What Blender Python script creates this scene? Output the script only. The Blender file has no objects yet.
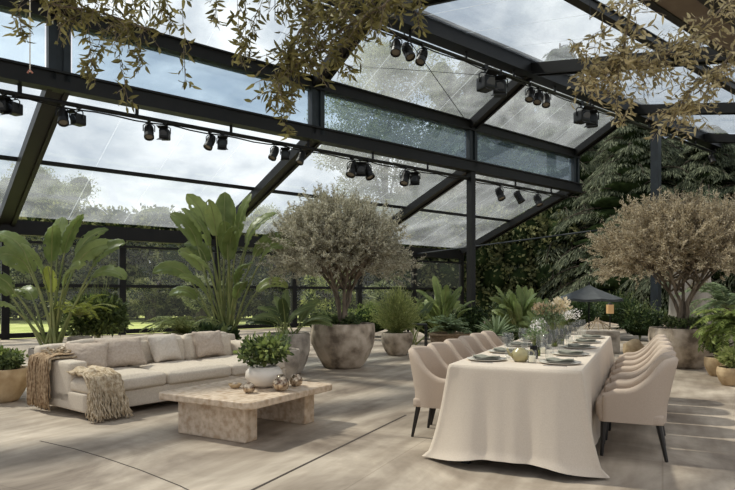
import bpy, bmesh, math, random
import numpy as np
from mathutils import Vector, Matrix, noise

# ------------------------------------------------------------------ camera, world, sun, exposure
S = bpy.context.scene
C = S.collection
F, YH, H = 605.0, 294.0, 1.3          # focal length (px), horizon row, eye height
cam_d = bpy.data.cameras.new('camera'); cam = bpy.data.objects.new('camera', cam_d); C.objects.link(cam)
cam.location = (0, 0, H); cam.rotation_euler = (math.pi/2, 0, 0)
cam_d.sensor_width = 36; cam_d.lens = 36*F/735; cam_d.shift_y = (YH-245)/735
cam_d.clip_end = 400
S.camera = cam

w = bpy.data.worlds.new('sky'); S.world = w; w.use_nodes = True
nt = w.node_tree; nt.nodes.clear()
def wn(t, **k):
    n = nt.nodes.new(t)
    for a, b in k.items(): setattr(n, a, b)
    return n
tc = wn('ShaderNodeTexCoord'); mp = wn('ShaderNodeMapping'); mp.inputs['Scale'].default_value = (1.0, 1.0, 2.2)
n1 = wn('ShaderNodeTexNoise'); n1.inputs['Scale'].default_value = 2.9; n1.inputs['Detail'].default_value = 9; n1.inputs['Roughness'].default_value = .55
n1.inputs['Distortion'].default_value = .3
cr = wn('ShaderNodeValToRGB')
cr.color_ramp.elements[0].position = .40; cr.color_ramp.elements[0].color = (.34, .40, .49, 1)
cr.color_ramp.elements[1].position = .60; cr.color_ramp.elements[1].color = (1.0, 1.0, 1.02, 1)
e = cr.color_ramp.elements.new(.5); e.color = (.58, .62, .68, 1)
bg = wn('ShaderNodeBackground'); bg.inputs['Strength'].default_value = 1.0
wo = wn('ShaderNodeOutputWorld')
L = nt.links.new
L(tc.outputs['Generated'], mp.inputs['Vector']); L(mp.outputs[0], n1.inputs['Vector']); L(n1.outputs['Fac'], cr.inputs[0])
L(cr.outputs[0], bg.inputs[0]); L(bg.outputs[0], wo.inputs[0])

sd = bpy.data.lights.new('sun', 'SUN'); sd.energy = 4.1; sd.angle = math.radians(2.5); sd.color = (1.0, .93, .82)
sun = bpy.data.objects.new('sun', sd); C.objects.link(sun)
sun.rotation_euler = Vector((-.80, .38, 1.15)).to_track_quat('Z', 'Y').to_euler()
S.view_settings.view_transform = 'Standard'; S.view_settings.look = 'None'
S.view_settings.exposure = 0.22; S.view_settings.gamma = 1.0; S.view_settings.use_curve_mapping = False

R = random.Random(7)
rng = np.random.default_rng(11)
def P3(x, y, Y): return Vector(((x-367.5)*Y/F, Y, H-(y-YH)*Y/F))

# ------------------------------------------------------------------ materials
def hexc(r, g, b):
    f = lambda c: ((c/255+.055)/1.055)**2.4 if c > 10 else c/255/12.92
    return (f(r), f(g), f(b), 1)
def mat(name, c1, c2=None, rough=.6, scale=8, bump=0, metal=0, bscale=None, detail=5, spec=.5, c3=None, stretch=None):
    m = bpy.data.materials.new(name); m.use_nodes = True; t = m.node_tree; b = t.nodes['Principled BSDF']
    b.inputs['Roughness'].default_value = rough; b.inputs['Metallic'].default_value = metal
    b.inputs['Specular IOR Level'].default_value = spec
    tcn = t.nodes.new('ShaderNodeTexCoord'); src = tcn.outputs['Object']
    if stretch:
        mpn = t.nodes.new('ShaderNodeMapping'); mpn.inputs['Scale'].default_value = stretch
        t.links.new(src, mpn.inputs[0]); src = mpn.outputs[0]
    if c2 is not None:
        n = t.nodes.new('ShaderNodeTexNoise'); n.inputs['Scale'].default_value = scale; n.inputs['Detail'].default_value = detail
        r = t.nodes.new('ShaderNodeValToRGB'); r.color_ramp.elements[0].color = c1; r.color_ramp.elements[1].color = c2
        r.color_ramp.elements[0].position = .35; r.color_ramp.elements[1].position = .65
        if c3: q = r.color_ramp.elements.new(.5); q.color = c3
        t.links.new(src, n.inputs['Vector']); t.links.new(n.outputs['Fac'], r.inputs[0]); t.links.new(r.outputs[0], b.inputs['Base Color'])
    else: b.inputs['Base Color'].default_value = c1
    if bump:
        n2 = t.nodes.new('ShaderNodeTexNoise'); n2.inputs['Scale'].default_value = bscale or scale*4; n2.inputs['Detail'].default_value = 4
        bp = t.nodes.new('ShaderNodeBump'); bp.inputs['Strength'].default_value = bump; bp.inputs['Distance'].default_value = .01
        t.links.new(src, n2.inputs['Vector']); t.links.new(n2.outputs['Fac'], bp.inputs['Height']); t.links.new(bp.outputs[0], b.inputs['Normal'])
    return m
def leafmat(name, c1, c2, trans=.35, rough=.55):
    m = bpy.data.materials.new(name); m.use_nodes = True; t = m.node_tree; t.nodes.clear()
    g = t.nodes.new('ShaderNodeNewGeometry'); r = t.nodes.new('ShaderNodeValToRGB')
    r.color_ramp.elements[0].color = c1; r.color_ramp.elements[1].color = c2
    p = t.nodes.new('ShaderNodeBsdfPrincipled'); p.inputs['Roughness'].default_value = rough; p.inputs['Specular IOR Level'].default_value = .3
    tr = t.nodes.new('ShaderNodeBsdfTranslucent'); mx = t.nodes.new('ShaderNodeMixShader'); mx.inputs[0].default_value = trans
    o = t.nodes.new('ShaderNodeOutputMaterial')
    k = t.links.new
    k(g.outputs['Random Per Island'], r.inputs[0]); k(r.outputs[0], p.inputs['Base Color']); k(r.outputs[0], tr.inputs[0])
    k(p.outputs[0], mx.inputs[1]); k(tr.outputs[0], mx.inputs[2]); k(mx.outputs[0], o.inputs[0])
    return m
def sheet(name, haze, refl, tint=(1, 1, 1, 1), hazecol=(.85, .88, .9, 1), seam=False):
    """clear film or pane: mostly transparent, a little scattering, a mirror reflection by fresnel"""
    m = bpy.data.materials.new(name); m.use_nodes = True; t = m.node_tree; t.nodes.clear(); k = t.links.new
    tr = t.nodes.new('ShaderNodeBsdfTransparent'); tr.inputs[0].default_value = tint
    df = t.nodes.new('ShaderNodeBsdfTranslucent'); df.inputs[0].default_value = hazecol
    m1 = t.nodes.new('ShaderNodeMixShader'); m1.inputs[0].default_value = haze
    if seam:
        tcn = t.nodes.new('ShaderNodeTexCoord'); n = t.nodes.new('ShaderNodeTexNoise'); n.inputs['Scale'].default_value = .5; n.inputs['Detail'].default_value = 6
        n.inputs['Distortion'].default_value = 1.5
        mr = t.nodes.new('ShaderNodeMapRange'); mr.inputs['From Min'].default_value = .35; mr.inputs['From Max'].default_value = .7
        mr.inputs['To Min'].default_value = haze*.6; mr.inputs['To Max'].default_value = haze*1.6
        k(tcn.outputs['Object'], n.inputs['Vector']); k(n.outputs['Fac'], mr.inputs['Value']); k(mr.outputs[0], m1.inputs[0])
    gl = t.nodes.new('ShaderNodeBsdfGlossy'); gl.inputs['Roughness'].default_value = .03
    lw = t.nodes.new('ShaderNodeLayerWeight'); lw.inputs['Blend'].default_value = .5
    fr = t.nodes.new('ShaderNodeMath'); fr.operation = 'POWER'; fr.inputs[1].default_value = 4.0; k(lw.outputs['Facing'], fr.inputs[0])
    mu = t.nodes.new('ShaderNodeMath'); mu.operation = 'MULTIPLY_ADD'; mu.inputs[1].default_value = .45*refl; mu.inputs[2].default_value = .02*refl
    m2 = t.nodes.new('ShaderNodeMixShader'); o = t.nodes.new('ShaderNodeOutputMaterial')
    k(tr.outputs[0], m1.inputs[1]); k(df.outputs[0], m1.inputs[2]); k(fr.outputs[0], mu.inputs[0]); k(mu.outputs[0], m2.inputs[0])
    k(m1.outputs[0], m2.inputs[1]); k(gl.outputs[0], m2.inputs[2]); k(m2.outputs[0], o.inputs[0])
    return m
def bananamat(name, c1, c2):
    m = leafmat(name, c1, c2, .4, .4); t = m.node_tree; k = t.links.new
    r = [n for n in t.nodes if n.type == 'VALTORGB'][0]; g = [n for n in t.nodes if n.type == 'NEW_GEOMETRY'][0]
    tcn = t.nodes.new('ShaderNodeTexCoord'); n = t.nodes.new('ShaderNodeTexNoise'); n.inputs['Scale'].default_value = 5; n.inputs['Detail'].default_value = 4
    a = t.nodes.new('ShaderNodeMath'); a.operation = 'MULTIPLY_ADD'; a.inputs[1].default_value = .55; k(g.outputs['Random Per Island'], a.inputs[0])
    b = t.nodes.new('ShaderNodeMath'); b.operation = 'MULTIPLY_ADD'; b.inputs[1].default_value = .9; b.inputs[2].default_value = -.22; k(tcn.outputs['Object'], n.inputs['Vector']); k(n.outputs['Fac'], b.inputs[0]); k(b.outputs[0], a.inputs[2]); k(a.outputs[0], r.inputs[0])
    return m
M = {}
M['steel'] = mat('dark_steel', hexc(11, 11, 11), hexc(20, 19, 18), rough=.45, scale=3, spec=.25)
M['steel_blue'] = mat('blue_steel', hexc(22, 29, 34), hexc(32, 40, 46), rough=.45, scale=3, spec=.3)
M['brown'] = mat('brown_soffit', hexc(92, 78, 68), hexc(104, 90, 78), rough=.7, scale=2)
M['blackmetal'] = mat('black_metal', hexc(12, 12, 13), rough=.45, spec=.3)
M['lens'] = mat('lens_glass', hexc(104, 96, 84), rough=.1)
M['lens_dark'] = mat('lens_dark', hexc(60, 66, 74), rough=.08, metal=.3)
M['silver'] = mat('silver', hexc(170, 170, 168), rough=.3, metal=.8)
M['roof'] = sheet('clear_roof_film', .10, .8, tint=(.93, .96, .97, 1), seam=True)
M['glass'] = sheet('wall_glass', .012, .5, tint=(.96, .98, .97, 1))
M['clere'] = sheet('clerestory_glass', .07, 1.8, tint=(.82, .9, .95, 1), hazecol=(.6, .72, .85, 1))  # bluish haze colour stands in for sky reflected in the panes
M['seam'] = sheet('film_seam', .3, .8)
M['linen'] = mat('linen_upholstery', hexc(192, 179, 161), hexc(204, 192, 175), rough=.95, scale=60, bump=.35, bscale=260, spec=.1)
M['pillow'] = mat('pillow_linen', hexc(178, 162, 146), hexc(192, 177, 160), rough=.95, scale=40, bump=.35, bscale=240, spec=.1)
M['pillow2'] = mat('pale_pillow_linen', hexc(200, 188, 172), hexc(212, 201, 187), rough=.95, scale=40, bump=.35, bscale=240, spec=.1)
M['chair'] = mat('chair_fabric', hexc(180, 163, 146), hexc(187, 170, 153), rough=.95, scale=150, bump=.3, bscale=300, spec=.1)
M['cloth'] = mat('tablecloth_linen', hexc(205, 191, 173), hexc(214, 201, 184), rough=.95, scale=160, bump=.3, bscale=350, spec=.08)
M['fringe'] = mat('jute_yarn', hexc(160, 140, 112), hexc(208, 192, 166), rough=.95, scale=30, spec=.05)
M['fringe_dark'] = mat('brown_jute_yarn', hexc(140, 116, 90), hexc(190, 166, 136), rough=.95, scale=30, spec=.05)
M['blackwood'] = mat('black_wood', hexc(26, 23, 21), rough=.35)
M['travertine'] = mat('travertine', hexc(170, 144, 116), hexc(206, 186, 162), rough=.65, scale=16, bump=.5, bscale=40, detail=9, c3=hexc(190, 170, 146))
M['pot'] = mat('weathered_stone', hexc(104, 90, 74), hexc(196, 180, 160), rough=.85, scale=4.2, bump=.8, bscale=16, detail=9, c3=hexc(164, 148, 128))
M['pot2'] = mat('grey_stone', hexc(128, 118, 106), hexc(192, 180, 164), rough=.85, scale=5, bump=.6, bscale=25, detail=8)
M['terracotta'] = mat('pale_terracotta', hexc(160, 134, 98), hexc(196, 172, 136), rough=.85, scale=6, bump=.5, bscale=25, detail=8)
M['basket'] = mat('wicker', hexc(110, 90, 66), hexc(150, 126, 98), rough=.9, scale=20, bump=1, bscale=60, stretch=(1, 1, 6))
M['soil'] = mat('soil', hexc(46, 36, 28), hexc(66, 52, 40), rough=1, scale=20, bump=.6)
M['bark'] = mat('olive_bark', hexc(84, 74, 62), hexc(134, 120, 102), rough=.95, scale=14, bump=1, bscale=30, stretch=(1, 1, .25))
M['darkbark'] = mat('dark_bark', hexc(48, 40, 34), hexc(72, 62, 52), rough=.95, scale=8, bump=1)
M['palebark'] = mat('pale_bark', hexc(128, 120, 108), hexc(168, 160, 148), rough=.95, scale=4, bump=1, bscale=12, stretch=(1, 1, .12))
M['white_ceramic'] = mat('white_ceramic', hexc(214, 204, 190), hexc(224, 215, 202), rough=.4, scale=5)
M['porcelain'] = mat('porcelain', hexc(224, 218, 206), rough=.2)
M['sage'] = mat('sage_linen', hexc(132, 131, 116), hexc(148, 146, 132), rough=.9, scale=40)
M['greyplate'] = mat('grey_glaze', hexc(132, 130, 120), rough=.3)
M['candle'] = mat('wax', hexc(236, 226, 204), rough=.4)
M['flower_cream'] = leafmat('cream_petals', hexc(216, 196, 150), hexc(240, 230, 208), .3)
M['flower_peach'] = leafmat('peach_petals', hexc(204, 176, 140), hexc(226, 208, 176), .3)
M['flower_white'] = leafmat('white_petals', hexc(222, 214, 208), hexc(246, 242, 238), .3)
M['umbrella'] = mat('grey_canvas', hexc(66, 68, 68), hexc(76, 78, 78), rough=.85, scale=6)
M['stick'] = mat('pale_stick', hexc(160, 142, 116), rough=.9)
M['mercury'] = mat('mercury_glass', hexc(92, 66, 50), hexc(214, 196, 170), rough=.12, metal=.65, scale=26, detail=3)
M['amber'] = mat('olive_ceramic', hexc(150, 140, 100), hexc(166, 156, 116), rough=.25, scale=6)
M['rope'] = mat('pink_rope', hexc(178, 120, 104), rough=.8)
def glassy(name, col, alpha):
    m = sheet(name, alpha*.2, .8, tint=col, hazecol=(.9, .9, .88, 1)); return m
M['drink'] = glassy('clear_glassware', (.98, .985, .98, 1), .10)
M['greenglass'] = glassy('green_glassware', (.62, .66, .48, 1), .12)
M['lantern'] = bpy.data.materials.new('lantern_shade'); M['lantern'].use_nodes = True
bb = M['lantern'].node_tree.nodes['Principled BSDF']; bb.inputs['Base Color'].default_value = hexc(205, 165, 115)
bb.inputs['Emission Color'].default_value = hexc(225, 170, 105); bb.inputs['Emission Strength'].default_value = .08
# foliage
M['olive'] = leafmat('olive_leaf', hexc(136, 132, 108), hexc(214, 208, 186), .35)
M['olive2'] = leafmat('olive_leaf_warm', hexc(138, 124, 96), hexc(218, 204, 176), .35)
M['banana'] = bananamat('banana_leaf', hexc(78, 96, 46), hexc(158, 170, 104))
M['banana_y'] = bananamat('banana_leaf_yellow', hexc(150, 160, 66), hexc(184, 188, 96))
M['stalk'] = mat('green_stalk', hexc(104, 116, 60), hexc(140, 142, 86), rough=.5, scale=6)
M['green'] = leafmat('mid_green_leaf', hexc(52, 68, 38), hexc(118, 130, 80), .3)
M['darkgreen'] = leafmat('dark_green_leaf', hexc(30, 44, 24), hexc(66, 84, 44), .25)
M['bright'] = leafmat('bright_green_leaf', hexc(90, 108, 52), hexc(152, 164, 94), .35)
M['bluegreen'] = leafmat('blue_green_leaf', hexc(92, 112, 78), hexc(150, 164, 122), .25)
M['fern'] = leafmat('fern_leaf', hexc(112, 124, 68), hexc(168, 172, 108), .35)
M['conifer'] = leafmat('conifer_spray', hexc(46, 58, 46), hexc(134, 142, 114), .3, .8)
M['hedge'] = leafmat('hedge_leaf', hexc(56, 70, 40), hexc(150, 150, 104), .35, .8)
M['paletree'] = leafmat('tree_leaf', hexc(84, 96, 62), hexc(162, 166, 122), .35, .8)
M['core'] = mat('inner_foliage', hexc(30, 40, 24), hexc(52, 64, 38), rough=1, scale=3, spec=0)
M['willow'] = leafmat('willow_leaf', hexc(86, 82, 44), hexc(150, 142, 92), .35, .6)
M['willow2'] = leafmat('pale_willow_leaf', hexc(140, 128, 88), hexc(222, 208, 166), .35, .6)
M['lawn'] = mat('lawn', hexc(156, 166, 98), hexc(192, 196, 132), rough=1, scale=.8, bump=.5, bscale=30, spec=0)

def floor_mat():
    m = bpy.data.materials.new('concrete_floor'); m.use_nodes = True; t = m.node_tree; b = t.nodes['Principled BSDF']; k = t.links.new
    tcn = t.nodes.new('ShaderNodeTexCoord')
    mpn = t.nodes.new('ShaderNodeMapping'); mpn.inputs['Rotation'].default_value = (0, 0, math.radians(-64)); k(tcn.outputs['Object'], mpn.inputs[0])
    a = t.nodes.new('ShaderNodeTexNoise'); a.inputs['Scale'].default_value = .9; a.inputs['Detail'].default_value = 10; a.inputs['Roughness'].default_value = .62
    a.inputs['Distortion'].default_value = .6; k(mpn.outputs[0], a.inputs['Vector'])
    r = t.nodes.new('ShaderNodeValToRGB'); r.color_ramp.elements[0].position = .3; r.color_ramp.elements[1].position = .72
    r.color_ramp.elements[0].color = hexc(112, 98, 84); r.color_ramp.elements[1].color = hexc(208, 194, 174)
    k(a.outputs['Fac'], r.inputs[0])
    st = t.nodes.new('ShaderNodeTexNoise'); st.inputs['Scale'].default_value = 3; st.inputs['Detail'].default_value = 8
    mp2 = t.nodes.new('ShaderNodeMapping'); mp2.inputs['Scale'].default_value = (.35, 2.2, 1); k(mpn.outputs[0], mp2.inputs[0]); k(mp2.outputs[0], st.inputs['Vector'])
    r2 = t.nodes.new('ShaderNodeValToRGB'); r2.color_ramp.elements[0].position = .35; r2.color_ramp.elements[1].position = .62
    r2.color_ramp.elements[0].color = (.66, .63, .60, 1); r2.color_ramp.elements[1].color = (1, 1, 1, 1); k(st.outputs['Fac'], r2.inputs[0])
    mx = t.nodes.new('ShaderNodeMixRGB'); mx.blend_type = 'MULTIPLY'; mx.inputs[0].default_value = .75
    k(r.outputs[0], mx.inputs[1]); k(r2.outputs[0], mx.inputs[2])
    br = t.nodes.new('ShaderNodeTexBrick'); br.offset = 0; br.inputs['Scale'].default_value = 1; br.inputs['Brick Width'].default_value = 2.6; br.inputs['Row Height'].default_value = 1.9
    br.inputs['Mortar Size'].default_value = .006; br.inputs['Color1'].default_value = (1, 1, 1, 1); br.inputs['Color2'].default_value = (.93, .92, .91, 1)
    br.inputs['Mortar'].default_value = (.62, .58, .54, 1); k(mpn.outputs[0], br.inputs['Vector'])
    m3 = t.nodes.new('ShaderNodeMixRGB'); m3.blend_type = 'MULTIPLY'; m3.inputs[0].default_value = .5
    k(mx.outputs[0], m3.inputs[1]); k(br.outputs[0], m3.inputs[2]); k(m3.outputs[0], b.inputs['Base Color'])
    b.inputs['Roughness'].default_value = .62; b.inputs['Specular IOR Level'].default_value = .35
    bp = t.nodes.new('ShaderNodeBump'); bp.inputs['Strength'].default_value = .25; bp.inputs['Distance'].default_value = .01
    k(st.outputs['Fac'], bp.inputs['Height']); k(bp.outputs[0], b.inputs['Normal'])
    return m
M['floor'] = floor_mat()
M['joint'] = mat('floor_joint', hexc(64, 54, 46), rough=.9)

# ------------------------------------------------------------------ mesh helpers
class MB:
    def __init__(s): s.v = []; s.f = []
    def add(s, vs, fs):
        o = len(s.v); s.v += [tuple(p) for p in vs]; s.f += [tuple(i+o for i in f) for f in fs]; return s
    def box(s, x0, x1, y0, y1, z0, z1):
        return s.add([(x0, y0, z0), (x1, y0, z0), (x1, y1, z0), (x0, y1, z0), (x0, y0, z1), (x1, y0, z1), (x1, y1, z1), (x0, y1, z1)],
                     [(0, 3, 2, 1), (4, 5, 6, 7), (0, 1, 5, 4), (1, 2, 6, 5), (2, 3, 7, 6), (3, 0, 4, 7)])
    def beam(s, a, b, wd, ht, up=(0, 0, 1)):
        a = Vector(a); b = Vector(b); d = (b-a).normalized(); sd_ = d.cross(Vector(up)).normalized(); u = sd_.cross(d).normalized()
        vs = []
        for p in (a, b):
            for i, j in ((-1, -1), (1, -1), (1, 1), (-1, 1)): vs.append(p+sd_*i*wd/2+u*j*ht/2)
        return s.add(vs, [(0, 3, 2, 1), (4, 5, 6, 7), (0, 1, 5, 4), (1, 2, 6, 5), (2, 3, 7, 6), (3, 0, 4, 7)])
    def tube(s, pts, rad, n=6, cap=True):
        pts = [Vector(p) for p in pts]; k = len(pts)
        if not hasattr(rad, '__len__'): rad = [rad]*k
        vs = []; prev = None
        for i, p in enumerate(pts):
            d = (pts[min(i+1, k-1)]-pts[max(i-1, 0)])
            d = d.normalized() if d.length > 1e-9 else Vector((0, 0, 1))
            a = prev if prev else (Vector((1, 0, 0)) if abs(d.x) < .8 else Vector((0, 1, 0)))
            a = (a-d*a.dot(d)).normalized(); prev = a; b = d.cross(a)
            for j in range(n):
                t = 2*math.pi*j/n; vs.append(p+(a*math.cos(t)+b*math.sin(t))*rad[i])
        fs = [(i*n+j, i*n+(j+1) % n, (i+1)*n+(j+1) % n, (i+1)*n+j) for i in range(k-1) for j in range(n)]
        if cap: fs += [tuple(range(n))[::-1], tuple((k-1)*n+j for j in range(n))]
        return s.add(vs, fs)
    def lathe(s, prof, n=32, c=(0, 0, 0), wob=0, seed=0):
        vs = []; c = Vector(c)
        for r, z in prof:
            for j in range(n):
                t = 2*math.pi*j/n; rr = r
                if wob: rr += wob*noise.noise(Vector((math.cos(t)*2+seed, math.sin(t)*2, z*3)))
                vs.append(c+Vector((rr*math.cos(t), rr*math.sin(t), z)))
        fs = [(i*n+j, i*n+(j+1) % n, (i+1)*n+(j+1) % n, (i+1)*n+j) for i in range(len(prof)-1) for j in range(n)]
        if prof[0][0] < 1e-4 or True:
            if prof[0][0] > 1e-4: fs.append(tuple(range(n))[::-1])
            if prof[-1][0] > 1e-4 : fs.append(tuple((len(prof)-1)*n+j for j in range(n)))
        return s.add(vs, fs)
    def build(s, name, m, parent=None, smooth=False, bevel=0, bseg=2, weld=False):
        me = bpy.data.meshes.new(name); me.from_pydata(s.v, [], s.f); me.update()
        if weld or bevel:
            bm = bmesh.new(); bm.from_mesh(me); bmesh.ops.remove_doubles(bm, verts=bm.verts, dist=1e-5); bmesh.ops.recalc_face_normals(bm, faces=bm.faces); bm.to_mesh(me); bm.free()
        o = bpy.data.objects.new(name, me); C.objects.link(o); me.materials.append(m)
        if smooth: me.polygons.foreach_set('use_smooth', [True]*len(me.polygons))
        if bevel:
            b = o.modifiers.new('b', 'BEVEL'); b.width = bevel; b.segments = bseg; b.limit_method = 'ANGLE'
        if parent: o.parent = parent
        return o
def tag(o, label=None, cat=None, group=None, kind=None):
    if label: o['label'] = label
    if cat: o['category'] = cat
    if group: o['group'] = group
    if kind: o['kind'] = kind
    return o
def thing(name, label, cat, loc=(0, 0, 0), rz=0, group=None):
    o = bpy.data.objects.new(name, None); C.objects.link(o); o.location = loc; o.rotation_euler = (0, 0, rz)
    o.empty_display_size = .1
    return tag(o, label, cat, group)
def dup(root, loc, rz, label, group=None, name=None):
    r = root.copy(); C.objects.link(r); r.location = loc; r.rotation_euler = (0, 0, rz); r['label'] = label
    if group: r['group'] = group
    for ch in list(root.children):
        c = ch.copy(); C.objects.link(c); c.parent = r
        for g in list(ch.children):
            d = g.copy(); C.objects.link(d); d.parent = c
    return r
ORD = ['first', 'second', 'third', 'fourth', 'fifth', 'sixth', 'seventh', 'eighth', 'ninth', 'tenth', 'eleventh', 'twelfth', 'thirteenth', 'fourteenth', 'fifteenth', 'sixteenth', 'seventeenth', 'eighteenth', 'nineteenth', 'twentieth', 'twenty-first']

TPL = {
 'diamond': (np.array([(0, 0, 0), (.45, .5, .04), (1, 0, -.08), (.45, -.5, .04)]), [(0, 3, 2, 1)]),
 'lance': (np.array([(0, 0, 0), (.3, .5, .05), (.3, -.5, .05), (.7, .36, -.02), (.7, -.36, -.02), (1, 0, -.14), (.3, 0, 0), (.7, 0, -.07)]),
           [(0, 6, 1), (0, 2, 6), (6, 7, 3, 1), (2, 4, 7, 6), (7, 5, 3), (4, 5, 7)]),
}
def leafmesh(name, m, parent, base, dirs, Ln, Wd, tpl='diamond', roll=None, seed=1):
    base = np.asarray(base, float); N = len(base); dirs = np.asarray(dirs, float); g = np.random.default_rng(seed)
    dirs = dirs/(np.linalg.norm(dirs, axis=1, keepdims=True)+1e-9)
    a = g.normal(size=(N, 3)) if roll is None else np.asarray(roll, float)+g.normal(size=(N, 3))*.25
    side = np.cross(dirs, a); side /= (np.linalg.norm(side, axis=1, keepdims=True)+1e-9); up = np.cross(side, dirs)
    T, fs = TPL[tpl]; k = len(T)
    Ln = np.broadcast_to(Ln, (N,)); Wd = np.broadcast_to(Wd, (N,))
    V = base[:, None, :]+T[None, :, 0, None]*Ln[:, None, None]*dirs[:, None, :]+T[None, :, 1, None]*Wd[:, None, None]*side[:, None, :]+T[None, :, 2, None]*Ln[:, None, None]*up[:, None, :]
    V = V.reshape(-1, 3)
    me = bpy.data.meshes.new(name)
    loops = np.concatenate([np.array(f) for f in fs]); lens = np.array([len(f) for f in fs]); nl = len(loops)
    alll = (loops[None, :]+(np.arange(N)*k)[:, None]).ravel(); tot = np.tile(lens, N); st = np.concatenate([[0], np.cumsum(tot)[:-1]])
    me.vertices.add(len(V)); me.vertices.foreach_set('co', V.ravel().astype(np.float32))
    me.loops.add(len(alll)); me.loops.foreach_set('vertex_index', alll.astype(np.int32))
    me.polygons.add(len(tot)); me.polygons.foreach_set('loop_start', st.astype(np.int32)); me.polygons.foreach_set('loop_total', tot.astype(np.int32))
    me.update(calc_edges=True); me.validate(); me.materials.append(m)
    o = bpy.data.objects.new(name, me); C.objects.link(o)
    if parent: o.parent = parent
    return o
def clumps(centers, rads, n, seed, shell=.55, flat=.8):
    """leaf positions and outward directions around clump centres"""
    g = np.random.default_rng(seed); centers = np.asarray(centers, float); rads = np.asarray(rads, float)
    w_ = rads**2; w_ = w_/w_.sum(); idx = g.choice(len(centers), n, p=w_)
    d = g.normal(size=(n, 3)); d /= np.linalg.norm(d, axis=1, keepdims=True)
    r = (shell+(1-shell)*g.random(n))*(1+.07*g.normal(size=n))
    off = d*r[:, None]*rads[idx][:, None]; off[:, 2] *= flat
    dr = d+g.normal(size=(n, 3))*.7; return centers[idx]+off, dr
def blob(mb, c, r, seed=0, nu=14, nv=9, amp=.25):
    c = Vector(c); r = Vector(r) if hasattr(r, '__len__') else Vector((r, r, r)); prof = []
    vs = []
    for i in range(nv+1):
        ph = math.pi*i/nv
        for j in range(nu):
            t = 2*math.pi*j/nu; d = Vector((math.sin(ph)*math.cos(t), math.sin(ph)*math.sin(t), math.cos(ph)))
            k = 1+amp*noise.noise(d*2+Vector((seed, seed*1.7, 0)))
            vs.append(c+Vector((d.x*r.x, d.y*r.y, d.z*r.z))*k)
    fs = [(i*nu+j, (i+1)*nu+j, (i+1)*nu+(j+1) % nu, i*nu+(j+1) % nu) for i in range(nv) for j in range(nu)]
    mb.add(vs, fs)
def grid(mb, fn, nu, nv, closed_u=False):
    vs = [fn(i/(nu if closed_u else nu-1), j/(nv-1)) for j in range(nv) for i in range(nu)]
    fs = [(j*nu+i, j*nu+(i+1) % nu, (j+1)*nu+(i+1) % nu, (j+1)*nu+i) for j in range(nv-1) for i in range(nu if closed_u else nu-1)]
    mb.add(vs, fs)
def roundbox(name, m, parent, x0, x1, y0, y1, z0, z1, r=.05, puff=0, n=12, wr=0, seed=0, sub=0):
    bm = bmesh.new(); bmesh.ops.create_cube(bm, size=2.0)
    bmesh.ops.subdivide_edges(bm, edges=bm.edges[:], cuts=n, use_grid_fill=True)
    hx, hy, hz = (x1-x0)/2, (y1-y0)/2, (z1-z0)/2; cx_, cy_, cz_ = (x0+x1)/2, (y0+y1)/2, (z0+z1)/2
    def w1(q): return math.copysign(1-(1-abs(q))**1.0, q)
    for v in bm.verts:
        q = v.co.copy()
        sx = math.sin(q.x*math.pi/2)*.5+q.x*.5; sy = math.sin(q.y*math.pi/2)*.5+q.y*.5; sz = math.sin(q.z*math.pi/2)*.5+q.z*.5
        p = Vector((sx*hx, sy*hy, sz*hz)); rr = min(r, hx, hy, hz)
        inner = Vector((max(-hx+rr, min(hx-rr, p.x)), max(-hy+rr, min(hy-rr, p.y)), max(-hz+rr, min(hz-rr, p.z))))
        d = p-inner
        if d.length > 1e-6:
            mx = max(abs(d.x), abs(d.y), abs(d.z)); p = inner+d.normalized()*mx
        if puff:
            ax = 1-q.x*q.x; ay = 1-q.y*q.y; az = 1-q.z*q.z
            p.z += math.copysign(puff*ax*ay, q.z)*(abs(q.z)); p.y += math.copysign(puff*.6*ax*az, q.y)*abs(q.y)**2; p.x += math.copysign(puff*.4*ay*az, q.x)*abs(q.x)**2
        if wr: p += Vector((0, 0, 1))*wr*noise.noise(Vector((p.x*7+seed, p.y*7, p.z*5)))+Vector((0, 1, 0))*wr*noise.noise(Vector((p.x*6, p.y*5+seed, p.z*9+4)))
        v.co = p+Vector((cx_, cy_, cz_))
    me = bpy.data.meshes.new(name); bm.to_mesh(me); bm.free(); me.materials.append(m)
    me.polygons.foreach_set('use_smooth', [True]*len(me.polygons))
    o = bpy.data.objects.new(name, me); C.objects.link(o)
    if parent: o.parent = parent
    return o
def pillow_obj(name, m, parent, w_, h_, th, seed=0):
    """square pillow standing in the xz plane, centre at origin, pinched corners and creases"""
    mb = MB(); N = 26
    def surf(sgn):
        def fn(u, v):
            a = u*2-1; b = v*2-1
            e = ((1-abs(a)**2.6)*(1-abs(b)**2.6))**.5 if abs(a) < 1 and abs(b) < 1 else 0
            pinch = 1-.07*(1-abs(b)**2)*(abs(a)) if True else 1
            x = a*w_/2*(1-.06*(1-b*b)*abs(a)); z = b*h_/2*(1-.07*(1-a*a)*abs(b))
            cr_ = noise.noise(Vector((a*1.6+seed, b*1.6, sgn)))*.5+.5*abs(noise.noise(Vector((a*3.1, b*3.1+seed, 2))))
            return Vector((x+.012*noise.noise(Vector((b*4, seed, 0))), sgn*(th/2*e*(1-.28*cr_)), z+.012*noise.noise(Vector((a*4, seed, 3)))))
        return fn
    grid(mb, surf(1), N, N); grid(mb, surf(-1), N, N)
    return mb.build(name, m, parent, smooth=True, weld=True)

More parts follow.
